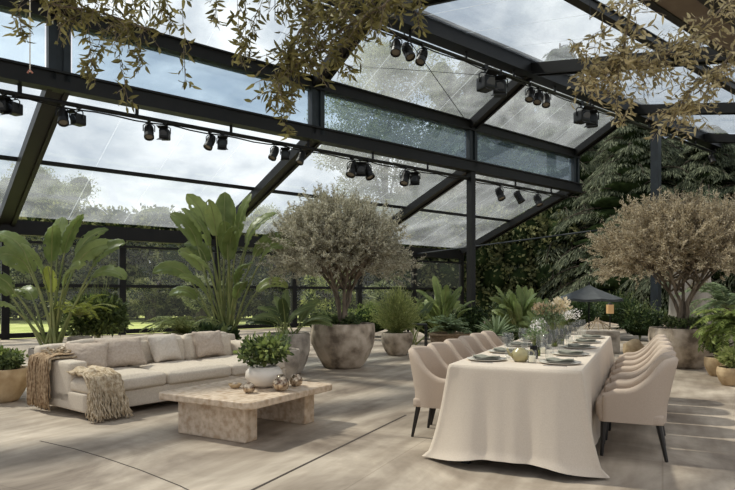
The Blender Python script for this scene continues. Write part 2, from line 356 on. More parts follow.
# ------------------------------------------------------------------ structure of the pavilion
th = .695; U = Vector((math.cos(th), math.sin(th), 0)); Wv = Vector((math.sin(th), -math.cos(th), 0)); O = Vector((-10.342, 17.267, 0))
BAY = 6.494; tE, tR, t2 = 6.148, 8.569, 14.3; He, Hb, Hu, Hr = 3.218, 5.70, 7.076, 8.381
def PP(s, t, z): return O+U*s*BAY+Wv*t+Vector((0, 0, z))
trim_i = [0]
def trim(mb, m, label, bevel=0):
    trim_i[0] += 1
    o = mb.build('trim_%d' % trim_i[0], m, None, bevel=bevel); tag(o, label, None, None, 'structure'); return o
def struct(o): o['kind'] = 'structure'; return o

# ground: slab inside, lawn outside
mb = MB(); a = PP(-4, -.15, 0); b = PP(5.2, -.15, 0); c = PP(5.2, 34, 0); d = PP(-4, 34, 0)
vs = [a, b, c, d]; mb.add([v+Vector((0, 0, 0)) for v in vs]+[v-Vector((0, 0, .12)) for v in vs], [(3, 2, 1, 0), (4, 5, 6, 7), (0, 1, 5, 4), (1, 2, 6, 5), (2, 3, 7, 6), (3, 0, 4, 7)])
struct(mb.build('floor', M['floor'], None, weld=True))
mb = MB(); grid(mb, lambda u, v: Vector((-90+200*u, -30+150*v, -.125)), 40, 30); lawn = struct(mb.build('ground', M['lawn'])); tag(lawn, 'bright mown lawn beyond the glazed wall')
# dark expansion joints in the slab
def joint(pts, wdt=.012):
    m_ = MB()
    for p, q in zip(pts[:-1], pts[1:]):
        p = Vector(p); q = Vector(q); n_ = (q-p).cross(Vector((0, 0, 1))).normalized()*wdt/2
        m_.add([p-n_, q-n_, q+n_, p+n_, p-n_+Vector((0, 0, .002)), q-n_+Vector((0, 0, .002)), q+n_+Vector((0, 0, .002)), p+n_+Vector((0, 0, .002))], [(4, 5, 6, 7), (0, 1, 5, 4), (2, 3, 7, 6)])
    return m_
trim(joint([P3(232, 500, 786.5/206), P3(406, 415, 6.5)], .022), M['joint'], 'dark straight joint across the concrete floor')
arc = [(40, 441), (75, 449), (105, 458), (140, 470), (180, 486), (200, 496)]
trim(joint([P3(x, y, 786.5/(y-294)) for x, y in arc], .010), M['joint'], 'thin curved joint in the floor before the sofa')

# side wall: posts, rails, panes
def post(s, t, z0, z1, wd, dp, m, label):
    mb = MB(); mb.beam(PP(s, t, z0), PP(s, t, z1), dp, wd, up=U); return trim(mb, m, label)
for i, s in enumerate([-.5, 0, .5, 1, 1.5, 2, 2.5, 3]):
    post(s, 0, 0, He, .20, .16, M['steel'], 'black post of the glazed side wall, %s from the left' % ORD[i])
for z, h, lb in ((.10, .14, 'black bottom rail of the glazed side wall'), (1.55, .10, 'black mid rail of the glazed side wall'), (He, .42, 'heavy black eave beam on top of the side wall')):
    mb = MB(); mb.beam(PP(-1, 0, z), PP(3, 0, z), .14 if h < .3 else .3, h); trim(mb, M['steel'], lb)
mb = MB(); mb.beam(PP(-1, .25, He-.42), PP(3, .25, He-.42), .08, .08); trim(mb, M['steel'], 'thin rail under the eave beam')
k = 0
for i in range(8):
    s0 = -1+i*.5; k += 1
    mb = MB(); a = PP(s0, 0, .15); b = PP(s0+.5, 0, .15); mb.beam((a+b)/2+U*(-BAY/4+.1), (a+b)/2+U*(BAY/4-.1), .01, 2*(He-.35)/2, up=(0, 0, 1))
    mb = MB(); A_ = PP(s0, 0, .17)+U*.1; B_ = PP(s0+.5, 0, .17)-U*.1; n_ = Wv*.006
    h_ = Vector((0, 0, He-.4)); mb.add([A_-n_, B_-n_, B_+n_, A_+n_, A_-n_+h_, B_-n_+h_, B_+n_+h_, A_+n_+h_], [(0, 3, 2, 1), (4, 5, 6, 7), (0, 1, 5, 4), (1, 2, 6, 5), (2, 3, 7, 6), (3, 0, 4, 7)])
    struct(mb.build('window_%d' % k, M['glass']))
# long beams
def longbeam(t, z, wd, ht, s0, s1, label, m='steel'):
    mb = MB(); mb.beam(PP(s0, t, z), PP(s1, t, z), wd, ht*.82)
    for q in (-1, 1): mb.beam(PP(s0, t, z+q*ht*.44), PP(s1, t, z+q*ht*.44), wd*1.5, ht*.12)
    return trim(mb, M[m], label)
longbeam(tE, Hb, .22, .38, -1.2, 3.06, 'lower long beam above the side aisle')
longbeam(tE, Hu, .22, .34, -1.2, 3.04, 'upper long beam on top of the clerestory')
longbeam(tR, Hr, .30, .52, -1.2, 4.6, 'long ridge beam of the clear roof')
longbeam(13.05, 7.42, .14, .22, -1.2, 4.6, 'purlin on the right roof slope')
mb = MB(); mb.beam(PP(-1, tE*.48, (He+.2)+(Hb-He)*.48), PP(3, tE*.48, (He+.2)+(Hb-He)*.48), .10, .10); trim(mb, M['steel'], 'thin purlin halfway down the aisle roof')
# right wide gutter beam: black flange, brown soffit, black flange
mb = MB(); mb.beam(PP(-2, t2+.05, Hu), PP(4.6, t2+.05, Hu), .16, .26); trim(mb, M['steel'], 'black inner flange of the wide right beam')
mb = MB(); mb.beam(PP(-2, t2+.42, Hu-.05), PP(4.6, t2+.42, Hu-.05), .58, .10); trim(mb, M['brown'], 'brown soffit of the wide right beam')
mb = MB(); mb.beam(PP(-2, t2+1.10, Hu), PP(4.6, t2+1.10, Hu), .78, .26); trim(mb, M['steel'], 'black outer part of the wide right beam')
# frames
def rafter(s, ta, za, tb, zb, wd, ht, label):
    mb = MB(); a = PP(s, ta, za); b = PP(s, tb, zb); o_ = U*(wd*.36)
    mb.beam(a, b, wd*.5, ht*.6)
    for q in (-1, 1): mb.beam(a+o_*q, b+o_*q, wd*.22, ht)
    return trim(mb, M['steel'], label)
fr = ['left', 'second', 'third', 'far']
for s in range(4):
    rafter(s, 0.05, He+.1, tE, Hb-.05, .46, .26, 'sloping rafter of the side aisle, %s frame' % fr[s])
    rafter(s, tE, Hu, tR, Hr-.1, .42, .26, 'short rafter rising to the ridge, %s frame' % fr[s])
    mb = MB()
    for q in (-1, 1): mb.beam(PP(s, tE, Hb)+U*.14*q, PP(s, tE, Hu)+U*.14*q, .22, .14, up=U)
    mb.beam(PP(s, tE, Hb), PP(s, tE, Hu), .12, .2, up=U); trim(mb, M['steel_blue'], 'blue-black clerestory post, %s frame' % fr[s])
for s in range(5):
    if s == 1 or True: rafter(s, tR, Hr-.05, t2, Hu+.02, .40, .34, 'right slope rafter running to the wide beam, %s' % ORD[s])
post(2, tE, 0, Hb, .22, .22, M['steel'], 'tall slender black column by the far tropical plants')
post(3.31, tR, 0, Hr, .30, .30, M['steel_blue'], 'tall blue-grey column behind the right olive tree')
post(4.6, tR, 0, Hr, .30, .30, M['steel_blue'], 'far ridge column'); post(3.2, t2+.5, 0, Hu, .3, .3, M['steel'], 'right beam column')
post(-1.6, t2+.5, 0, Hu, .3, .3, M['steel'], 'near right beam column')
# clear roof sheets and clerestory panes
def panel(mb, s0, s1, ta, za, tb, zb, th_=.008):
    a, b, c, d = PP(s0, ta, za), PP(s1, ta, za), PP(s1, tb, zb), PP(s0, tb, zb); n_ = (b-a).cross(d-a).normalized()*th_
    mb.add([a, b, c, d, a+n_, b+n_, c+n_, d+n_], [(0, 3, 2, 1), (4, 5, 6, 7), (0, 1, 5, 4), (1, 2, 6, 5), (2, 3, 7, 6), (3, 0, 4, 7)])
mb = MB()
for s in range(-1, 3):
    panel(mb, s, s+1, 0, He+.33, tE, Hb+.24); panel(mb, s, s+1, tE, Hu+.22, tR, Hr+.16)
for s in range(-1, 4): panel(mb, s, s+1, tR, Hr+.2, t2, Hu+.28)
ceil = struct(mb.build('ceiling', M['roof'])); tag(ceil, 'clear film roof sheets stretched between the dark rafters')
mb = MB()
for s in range(-1, 5):
    for fr_ in (.25, .5, .75):
        if s < 3:
            for ta, za, tb, zb in ((.2, He+.36, tE, Hb+.24), (tE, Hu+.22, tR, Hr+.16)): mb.beam(PP(s+fr_, ta, za), PP(s+fr_, tb, zb), .012, .006)
        if s < 4: mb.beam(PP(s+fr_, tR, Hr+.2), PP(s+fr_, t2, Hu+.28), .02, .008)
trim(mb, M['seam'], 'pale welded seams of the roof film')
for s in range(-1, 3):
    k += 1; mb = MB(); panel(mb, s+.04, s+.96, tE, Hb+.2, tE, Hu-.17); struct(mb.build('window_%d' % k, M['clere']))
# bracing cable and tie
mb = MB(); mb.tube([PP(1.1, tR, Hr-.1), PP(1.97, tE, Hu+.1)], .012, 5); mb.tube([PP(1.0, tE+.3, Hu+.5), PP(2.0, tR-.2, Hr-.25)], .008, 5); trim(mb, M['blackmetal'], 'thin bracing cables under the left roof slope')
mb = MB(); mb.tube([PP(2.5, 0, He-.1), PP(2.9, 6, He+.5), PP(3.1, 11, He+.9)], .035, 6); trim(mb, M['steel_blue'], 'thin grey tie bar by the far gable')
# lighting pipes
def pipe(t, z, s0, s1, label, cat_='pipe'):
    p = thing('lighting_pipe', label, 'pipe', PP(s0, t, z)); b = PP(s1, t, z)-PP(s0, t, z); mb = MB(); mb.tube([(0, 0, 0), b], .05, 8); mb.build('bar', M['blackmetal'], p)
    n_ = int(abs(s1-s0)*3)
    for i in range(n_):
        q = b*((i+.5)/n_); mb = MB(); mb.box(q.x-.03, q.x+.03, q.y-.03, q.y+.03, q.z, q.z+.22); mb.build('hanger', M['blackmetal'], p)
    mb = MB(); pts = [b*(i/60)+Vector((0, 0, -.05-.05*abs(math.sin(i*.9)))) for i in range(61)]; mb.tube(pts, .018, 5); mb.build('cable', M['blackmetal'], p)
    return p
ZP = Hb-.42; ZR = Hr-.48
pipe(tE-.0, ZP, -1, 2.92, 'black lighting pipe slung under the lower long beam'); pipe(tR, ZR, -1, 4.4, 'black lighting pipe slung under the ridge beam')

# ------------------------------------------------------------------ spotlights
def make_spot(kind):
    r = bpy.data.objects.new('spotlight', None); C.objects.link(r)
    mb = MB(); mb.tube([(0, 0, 0), (0, 0, -.10)], .02, 8); mb.box(-.045, .045, -.045, .045, -.03, .06); mb.build('clamp', M['blackmetal'], r)
    mb = MB(); mb.tube([(-.15, 0, -.30), (-.15, 0, -.14), (-.08, 0, -.09), (.08, 0, -.09), (.15, 0, -.14), (.15, 0, -.30)], .015, 6); mb.build('yoke', M['blackmetal'], r)
    if kind == 0:      # square bodied with barn doors
        o = roundbox('housing', M['blackmetal'], r, -.13, .13, -.17, .13, -.46, -.18, .03, n=6)
        mb = MB(); mb.lathe([(.0, 0), (.105, 0), (.105, .02), (0, .02)], 18); o2 = mb.build('lens', M['lens_dark'], o, smooth=False); o2.rotation_euler = (math.radians(112), 0, 0); o2.location = (0, -.165, -.33)
        mb = MB(); mb.add([(-.13, -.17, -.19), (.13, -.17, -.19), (.16, -.30, -.14), (-.16, -.30, -.14)], [(0, 1, 2, 3)]); d = mb.build('barn_door', M['blackmetal'], r); sm = d.modifiers.new('s', 'SOLIDIFY'); sm.thickness = .008
        mb = MB(); mb.add([(-.13, -.17, -.46), (.13, -.17, -.46), (.16, -.28, -.53), (-.16, -.28, -.53)], [(0, 1, 2, 3)])
        d = mb.build('barn_door', M['blackmetal'], r); sm = d.modifiers.new('s', 'SOLIDIFY'); sm.thickness = .008
    else:              # round can with ring
        mb = MB(); mb.lathe([(0, -.24), (.09, -.24), (.115, -.18), (.12, .12), (.135, .13), (.135, .20), (.11, .20), (.11, .15), (0, .15)], 20); o = mb.build('housing', M['blackmetal'], r, smooth=False)
        o.rotation_euler = (math.radians(150), 0, 0); o.location = (0, 0, -.32)
        mb = MB(); mb.lathe([(0, .152), (.105, .152), (.105, .165), (0, .165)], 18); o2 = mb.build('lens', M['lens'], o)
        mb = MB()
        for i in range(4): mb.lathe([(.122, -.12+i*.05), (.13, -.115+i*.05), (.122, -.11+i*.05)], 18)
        o3 = mb.build('cooling_ring', M['blackmetal'], o)
    return r
spA = make_spot(0); spB = make_spot(1)
def spot_at(px, t, z, kind, rz, label, group, first=[True, True], sc=1.0):
    # station along the pipe whose image column is px
    k_ = (px-367.5)/F; A0 = O+Wv*t; s = (k_*A0.y-A0.x)/(U.x-k_*U.y)
    p = A0+U*s+Vector((0, 0, z-.04)); src = (spA, spB)[kind]
    if first[kind]: first[kind] = False; r = src; r.location = p; r.rotation_euler = (0, 0, rz); r['category'] = 'spotlight'
    else: r = dup(src, p, rz, label)
    r['label'] = label; r['group'] = group; r.scale = (sc, sc, sc); r['category'] = 'spotlight'
low = [(4, 0), (15, 0), (63, 1), (79, 0), (149, 1), (165, 0), (210, 1), (222, 0), (274, 1), (285, 0), (301, 1), (352, 1), (360, 0), (368, 1), (405, 1), (415, 0), (500, 1), (519, 1), (538, 1)]
for i, (px, kd) in enumerate(low):
    spot_at(px, tE, ZP, kd, R.uniform(-.9, .9)+.3, '%s black spotlight from the left on the pipe under the lower beam' % ORD[i].capitalize(), 'spotlights under the lower beam', sc=.82 if px < 320 else 1.05)
rid = [(396, 1), (408, 1), (422, 1), (485, 0), (500, 0), (530, 1), (538, 1), (546, 1), (581, 0), (592, 0), (712, 1), (724, 1)]
for i, (px, kd) in enumerate(rid):
    spot_at(px, tR, ZR, kd, R.uniform(-.7, .7), '%s black spotlight from the left on the pipe under the ridge' % ORD[i].capitalize(), 'spotlights under the ridge', sc=1.0 if kd else 1.45)

# ------------------------------------------------------------------ sofa
SO = Vector((-2.86, 6.17, 0)); rzS = math.atan2(.785, .62)
SL, SD = 2.82, 1.24
so = thing('sofa', 'long cream linen sofa with loose back cushions beside the stone coffee table', 'sofa', SO, rzS)
roundbox('base', M['linen'], so, 0, SL, .02, SD, .07, .27, .02, n=8)
for i in range(3): roundbox('seat_cushion', M['linen'], so, .02+(i*.925 if i else 0)+(0 if i else 0), .02+(i+1)*.925-.01, -.01, 1.0, .255, .41, .05, puff=.03, n=14, wr=.008, seed=i)
roundbox('backrest', M['linen'], so, 0, SL, SD-.17, SD+.03, .1, .72, .06, n=10, wr=.004)
roundbox('arm', M['linen'], so, 0, .20, .36, SD, .1, .575, .035, n=10, wr=.004)
roundbox('arm', M['linen'], so, SL-.24, SL, .36, SD, .1, .62, .09, n=10, wr=.004)
for i in range(3):
    o = roundbox('back_cushion', M['linen'], so, SL*.0+.21+i*.79, .21+(i+1)*.79-.01, -.1, .1, -.18, .17, .07, puff=.045, n=14, wr=.016, seed=i*3+2)
    o.location = (0, SD-.28, .58-.02); o.rotation_euler = (math.radians(-10), 0, 0)
for x, y in ((.06, .08), (SL-.06, .08), (.06, SD-.06), (SL-.06, SD-.06)):
    mb = MB(); mb.lathe([(.02, 0), (.028, .075)], 12, (x, y, 0)); mb.build('foot', M['blackwood'], so)
def SP(x, y, z): return SO+Matrix.Rotation(rzS, 3, 'Z') @ Vector((x, y, z))
pl = [(.36, .74, .48, .34, -28, -38, 'pillow', 'crumpled beige throw pillow leaning on the left sofa arm'),
      (.78, .72, .56, .38, -30, -6, 'pillow', 'largest taupe throw pillow, second from the left on the sofa'),
      (1.42, .80, .44, .37, -24, 8, 'pillow2', 'pale throw pillow in the middle of the sofa'),
      (2.12, .82, .46, .37, -20, -4, 'pillow', 'square beige throw pillow near the right end of the sofa')]
for x, y, wd, ht, tilt, yaw, mm, lb in pl:
    p = thing('throw_pillow', lb, 'pillow', SP(x, y, .425), rzS+math.radians(yaw), 'throw pillows on the sofa')
    o = pillow_obj('cover', M[mm], p, wd, ht, .20, seed=x*3); o.location = (0, 0, ht/2*math.cos(math.radians(tilt))+.015); o.rotation_euler = (math.radians(tilt), 0, 0)
# fringed throws
def strand(mb, pts, r): mb.tube(pts, r, 4)
thr = thing('fringed_throw', 'thick beige fringed throw hanging over the front of the sofa seat', 'throw', SP(.17, .1, 0), rzS)
mbt = MB(); mbf = MB(); rr = random.Random(3)
def body1(u, v):
    x = -.165+.33*u; y = .34-.46*v; z = .45+.03*math.sin(u*9)*.6+.035*noise.noise(Vector((u*5, v*6, 1)))
    z += .03*(1-abs(2*u-1)**2)
    if v > .75: z -= (v-.75)*.5; y = .34-.46*v+.0
    return Vector((x, y, z))
grid(mbt, body1, 24, 20); b_ = mbt.build('blanket', M['fringe'], thr, smooth=True); sm = b_.modifiers.new('s', 'SOLIDIFY'); sm.thickness = .03
for i in range(230):
    lay = rr.random(); u = rr.uniform(-.16, .16); zt = .46-lay*.06; fl = .5+.5*abs(u)/.2
    y0 = rr.uniform(-.02, .25) ; x_ = u
    pts = [(x_+rr.uniform(-.02, .02), y0, .475+rr.uniform(0, .02)), (x_*1.0, y0*.4-.03, .48+rr.uniform(-.005, .02)), (x_*1.05, -.135-.02*rr.random(), .45-rr.uniform(0, .03))]
    zz = .45; xx = x_*1.05; yy = -.15-.03*rr.random(); zend = rr.uniform(.01, .07); rl = rr.random()
    nseg = 8
    for j in range(1, nseg+1):
        f_ = j/nseg; pts.append((xx+x_*.30*f_+.016*math.sin(j*1.7+i), yy-.16*f_**1.4*rl+rr.uniform(-.008, .008), .42*(1-f_)+zend*f_))
    strand(mbf, pts, rr.uniform(.004, .0075))
mbf.build('fringe', M['fringe'], thr, smooth=True)
thr2 = thing('fringed_throw', 'brown fringed throw draped over the outer left arm of the sofa', 'throw', SP(0, .92, 0), rzS)
mbt = MB()
def body2(u, v):
    y = -.22+.44*u
    if v < .5: x = .24-.30*(v*2); z = .605+.02*noise.noise(Vector((u*5, v*9, 5)))
    else: x = -.06-.01*(v-.5); z = .60-(v-.5)*.25
    return Vector((x, y, z))
grid(mbt, body2, 20, 16); b_ = mbt.build('blanket', M['fringe'], thr2, smooth=True); sm = b_.modifiers.new('s', 'SOLIDIFY'); sm.thickness = .02
mbf = MB()
for i in range(170):
    y_ = rr.uniform(-.22, .22); xo = -.05-rr.uniform(0, .05); zend = rr.uniform(.03, .16); pts = [(.22-rr.random()*.1, y_, .63), (.02, y_, .635), (xo+.01, y_, .60)]
    for j in range(1, 9):
        f_ = j/8; pts.append((xo-.01*math.sin(f_*3)+rr.uniform(-.005, .005), y_*(1+.1*f_)+.010*math.sin(j*1.5+i), .59*(1-f_)+zend*f_))
    strand(mbf, pts, rr.uniform(.004, .007))
mbf.build('fringe', M['fringe_dark'], thr2, smooth=True)
thr3 = thing('knotted_throw', 'loose knotted cream yarn bundle lying on the left back of the sofa', 'throw', SP(.14, .98, .60), rzS)
mbf = MB()
for i in range(60):
    p0 = Vector((rr.uniform(-.12, .14), rr.uniform(-.16, .14), rr.uniform(0, .07))); pts = [p0]
    for j in range(6): p0 = p0+Vector((rr.uniform(-.05, .05), rr.uniform(-.05, .04), rr.uniform(-.02, .018))); p0.z = max(0, p0.z); pts.append(p0)
    strand(mbf, pts, .007)
mbf.build('yarn', M['fringe'], thr3, smooth=True)

# ------------------------------------------------------------------ coffee table
ca = Vector((.50, .866, 0)).normalized(); CO = Vector((-.985, 5.06, 0)); rzC = math.atan2(ca.y, ca.x)   # local x along F->R, y along F->L
ct = thing('coffee_table', 'low square travertine coffee table on two slab legs', 'table', CO, rzC)
CL, CW, CT = 1.30, 1.14, .385
o = roundbox('table_top', M['travertine'], ct, 0, CL, 0, CW, CT-.065, CT, .03, n=14)
mb = MB(); rc = .07; outl = []
for cx_, cy_, a0 in ((CL-rc, rc, -90), (CL-rc, CW-rc, 0), (rc, CW-rc, 90), (rc, rc, 180)):
    for q in range(7): t = math.radians(a0+q*15); outl.append((cx_+rc*math.cos(t), cy_+rc*math.sin(t)))
n_ = len(outl); mb.add([(x, y, CT-.065) for x, y in outl]+[(x, y, CT) for x, y in outl], [tuple(range(n_))[::-1], tuple(range(n_, 2*n_))]+[(i, (i+1) % n_, n_+(i+1) % n_, n_+i) for i in range(n_)])
bpy.data.objects.remove(o); mb.build('table_top', M['travertine'], ct, bevel=.012, bseg=3)
for x0 in (.12, CL-.30):
    mb = MB(); mb.box(x0, x0+.17, .16, CW-.16, 0, CT-.065); mb.build('slab_leg', M['travertine'], ct, bevel=.012)
def CP(px, py, z=CT): Y = F*(H-z)/(py-YH); v = P3(px, py, Y); v.z = z; return v

def leaf_ball(name, m, parent, c, rad, n, Ln, Wd, seed, nc=10, tpl='diamond', flat=.8):
    g = random.Random(seed); cs = []; rs = []
    for i in range(nc):
        v = Vector((g.gauss(0, 1), g.gauss(0, 1), abs(g.gauss(0, .8)))).normalized()*g.uniform(.2, .7); cs.append((c[0]+v.x*rad[0], c[1]+v.y*rad[1], c[2]+v.z*rad[2])); rs.append(g.uniform(.35, .6)*min(rad))
    p, d = clumps(cs, rs, n, seed, flat=flat); gg = np.random.default_rng(seed+5); d[:, 2] += .4
    return leafmesh(name, m, parent, p, d, gg.uniform(.6, 1.2, n)*Ln, gg.uniform(.6, 1.2, n)*Wd, tpl, seed=seed)
def stems(name, m, parent, c, n, h, spread, r, seed):
    g = random.Random(seed); mb = MB()
    for i in range(n):
        a = g.uniform(0, 6.28); e_ = Vector((math.cos(a)*spread*g.random(), math.sin(a)*spread*g.random(), h*g.uniform(.7, 1)))
        mb.tube([c, Vector(c)+Vector((e_.x*.3, e_.y*.3, e_.z*.5)), Vector(c)+e_], [r, r*.8, r*.4], 5)
    return mb.build(name, m, parent)
p = thing('potted_plant', 'bushy green plant in a round white bowl on the coffee table', 'plant', CP(264, 387)); p.scale = (1.22, 1.22, 1.22)
mb = MB(); mb.lathe([(0, 0), (.06, 0), (.115, .03), (.15, .085), (.145, .13), (.115, .165), (.10, .17), (.095, .16), (0, .155)], 32); mb.build('bowl', M['white_ceramic'], p, smooth=True)
stems('stems', M['stalk'], p, (0, 0, .15), 26, .22, .2, .004, 4)
leaf_ball('leaves', M['green'], p, (0, 0, .24), (.22, .2, .17), 900, .055, .03, 21, 16, 'lance')
leaf_ball('light_leaves', M['bright'], p, (0.0, -.05, .27), (.23, .18, .16), 260, .05, .028, 22, 14, 'lance')
p = thing('shallow_bowl', 'tiny pale bowl at the left on the coffee table', 'bowl', CP(235, 388)); mb = MB(); mb.lathe([(0, 0), (.035, 0), (.06, .03), (.064, .045), (.056, .042), (0, .01)], 24); mb.build('dish', M['terracotta'], p, smooth=True)
mb = MB(); blob(mb, (0, 0, .035), (.03, .03, .022), 2, 10, 6); mb.build('bulb', M['pillow'], p, smooth=True)
for px, py, r_, lb in ((249, 393, .058, 'squat pale mercury glass votive before the white bowl'), (281, 391, .080, 'largest round mercury glass vase on the coffee table'), (296, 386, .068, 'mercury glass vase at the right of the coffee table group')):
    p = thing('mercury_vase', lb, 'vase', CP(px, py), 0, 'mercury glass vases')
    k_ = r_; mb = MB(); mb.lathe([(0, 0), (.45*k_, 0), (.85*k_, .3*k_), (k_, .85*k_), (.85*k_, 1.35*k_), (.5*k_, 1.65*k_), (.48*k_, 1.9*k_ if r_ > .07 else 1.7*k_), (.42*k_, 1.7*k_), (.4*k_, 1.5*k_), (0, .2*k_)], 28); mb.build('body', M['mercury'], p, smooth=True)

# ------------------------------------------------------------------ dining table
TA = Vector((.418, .908, 0)).normalized(); TB = Vector((TA.y, -TA.x, 0)); TO = Vector((.62, 4.60, 0)); TL, TW, TZ = 3.85, .95, .76
rzT = math.atan2(TB.y, TB.x)      # local x = TB (width, 0..TW), local y = TA (length)
def TP(b, a, z=TZ): return TO+TA*a+TB*b+Vector((0, 0, z))
dt = thing('dining_table', 'long dining table hidden under a floor-length cloth', 'table', TO, rzT)
mb = MB(); mb.box(.01, TW-.01, .01, TL-.01, TZ-.04, TZ-.008); mb.build('table_top', M['blackwood'], dt)
for x, y in ((.1, .12), (TW-.1, .12), (.1, TL-.12), (TW-.1, TL-.12)): mb = MB(); mb.box(x-.03, x+.03, y-.03, y+.03, 0, TZ-.04); mb.build('leg', M['blackwood'], dt)
per = []; nE = 90; nS = 34; rc = .02
def edge(a, b, n): return [(Vector(a).lerp(Vector(b), i/n)) for i in range(n)]
per = edge((0, 0, 0), (TW, 0, 0), nS)+edge((TW, 0, 0), (TW, TL, 0), nE)+edge((TW, TL, 0), (0, TL, 0), nS)+edge((0, TL, 0), (0, 0, 0), nE)
nP = len(per); corners = [0, nS, nS+nE, 2*nS+nE]
vs = []; rings = 26
cen = Vector((TW/2, TL/2, 0))
for j in range(rings+1):
    f_ = j/rings
    for i, p in enumerate(per):
        dc = min(min(abs(i-c_), nP-abs(i-c_))*(.028 if (c_ in (0, nS) and 0 <= i <= nS) else .043) for c_ in corners)   # metres to nearest corner
        # outward normal
        if i == 0: n_ = Vector((-1, -1, 0)).normalized()
        elif i < nS: n_ = Vector((0, -1, 0))
        elif i == nS: n_ = Vector((1, -1, 0)).normalized()
        elif i < nS+nE: n_ = Vector((1, 0, 0))
        elif i == nS+nE: n_ = Vector((1, 1, 0)).normalized()
        elif i < 2*nS+nE: n_ = Vector((0, 1, 0))
        elif i == 2*nS+nE: n_ = Vector((-1, 1, 0)).normalized()
        else: n_ = Vector((-1, 0, 0))
        cw = math.exp(-(dc/.16)**2)
        cv = Vector((p.x-cen.x, 0, 0)).normalized()*.7+Vector((0, p.y-cen.y, 0)).normalized()*.7
        cv.y *= -.45; cv.x *= (1.15 if cv.x < 0 else .9)
        dirn = n_*(1-cw)+cv*cw
        s_ = i*.036
        fold = .030*math.sin(s_*9.5+1.5*math.sin(s_*2.3))+.018*math.sin(s_*21+2)
        if i < nS: fold = .010*math.sin(s_*14)+.006*math.sin(s_*31)
        longside = not (i < nS or nS+nE < i < 2*nS+nE); fold *= .3 if longside else 1
        out = .006+(.02 if longside else .05)*f_**1.3+fold*f_**1.2*(1-cw*.5)+cw*(.12*f_**.8+.09*f_**3)
        z = TZ+.004-(TZ-.012-.075*(1-cw)*(1 if i < nS or i > 2*nS+nE else .4))*f_
        if f_ > .92: out += (f_-.92)*(.5*cw+.15); z = max(z, .010+.012*abs(math.sin(s_*11)))
        if j == 0: out = 0; z = TZ+.006
        vs.append(p+dirn*out+Vector((0, 0, z)))
fs = [(j*nP+i, j*nP+(i+1) % nP, (j+1)*nP+(i+1) % nP, (j+1)*nP+i) for j in range(rings) for i in range(nP)]
fs = [f[::-1] for f in fs]
# top as strips
vs2 = list(vs); top = tuple(range(nP)); fs.append(top)
mb = MB(); mb.add(vs2, fs)
tcl = mb.build('tablecloth', M['cloth'], None, smooth=False); tcl.location = TO; tcl.rotation_euler = (0, 0, rzT)
tcl.data.polygons.foreach_set('use_smooth', [True]*(len(fs)-1)+[False])
tag(tcl, 'pale linen tablecloth draped to the floor over the long dining table', 'tablecloth')

# place settings
def disc(prof, n=28): m_ = MB(); m_.lathe(prof, n); return m_
def make_setting():
    r = bpy.data.objects.new('dinner_plate', None); C.objects.link(r); r['category'] = 'plate'
    disc([(0, 0), (.10, 0), (.155, .012), (.158, .016), (.10, .006), (0, .006)], 36).build('charger', M['porcelain'], r, smooth=True)
    disc([(0, .006), (.07, .006), (.112, .020), (.115, .024), (.072, .012), (0, .012)], 32).build('side_plate', M['greyplate'], r, smooth=True)
    return r
plate0 = make_setting()
def napkin_mb():
    m_ = MB(); grid(m_, lambda u, v: Vector((-.035+.07*u, -.10+.20*v, .026+.010*math.sin(u*9)+.008*math.sin(v*7+u*3))), 10, 14); return m_
nap0 = napkin_mb().build('napkin', M['sage'], None, smooth=True); sm = nap0.modifiers.new('s', 'SOLIDIFY'); sm.thickness = .008; nap0['category'] = 'napkin'
aa = [.40, 1.12, 1.86, 2.60, 3.34]; firstp = True
for side in (0, 1):
    for i, a in enumerate(aa):
        b = .19 if side == 0 else TW-.19; loc = TP(b, a, TZ+.0065)
        lb = 'white charger with grey plate, %s from the near end along the %s table edge' % (ORD[i], ['left', 'right'][side])
        if firstp: plate0.location = loc; plate0['label'] = lb; plate0['group'] = 'place settings'; nn = nap0; firstp = False
        else: dup(plate0, loc, 0, lb, 'place settings'); nn = nap0.copy(); C.objects.link(nn)
        nn.location = loc; nn.rotation_euler = (0, 0, rzT+.3*R.uniform(-1, 1)+math.pi/2)
        nn['label'] = 'sage napkin on the %s plate from the near end, %s side' % (ORD[i], ['left', 'right'][side]); nn['group'] = 'sage napkins'
# cutlery
fork0 = None
for side in (0, 1):
    for i, a in enumerate(aa):
        for q in (-1, 1):
            kind = ('fork', 'knife')[q > 0]
            mb = MB(); mb.box(-.085, .03, -.004, .004, 0, .004)
            if kind == 'fork': mb.box(.03, .085, -.010, .010, 0, .004)
            else: mb.box(.03, .11, -.007, .009, 0, .003)
            o = mb.build(kind, M['silver']); o.location = TP(.20 if side == 0 else TW-.20, a+q*.19, TZ+.0065); o.rotation_euler = (0, 0, rzT+(math.pi if side else 0))
            tag(o, 'silver %s beside the %s plate from the near end, %s side' % (kind, ORD[i], ['left', 'right'][side]), kind, 'silver cutlery')
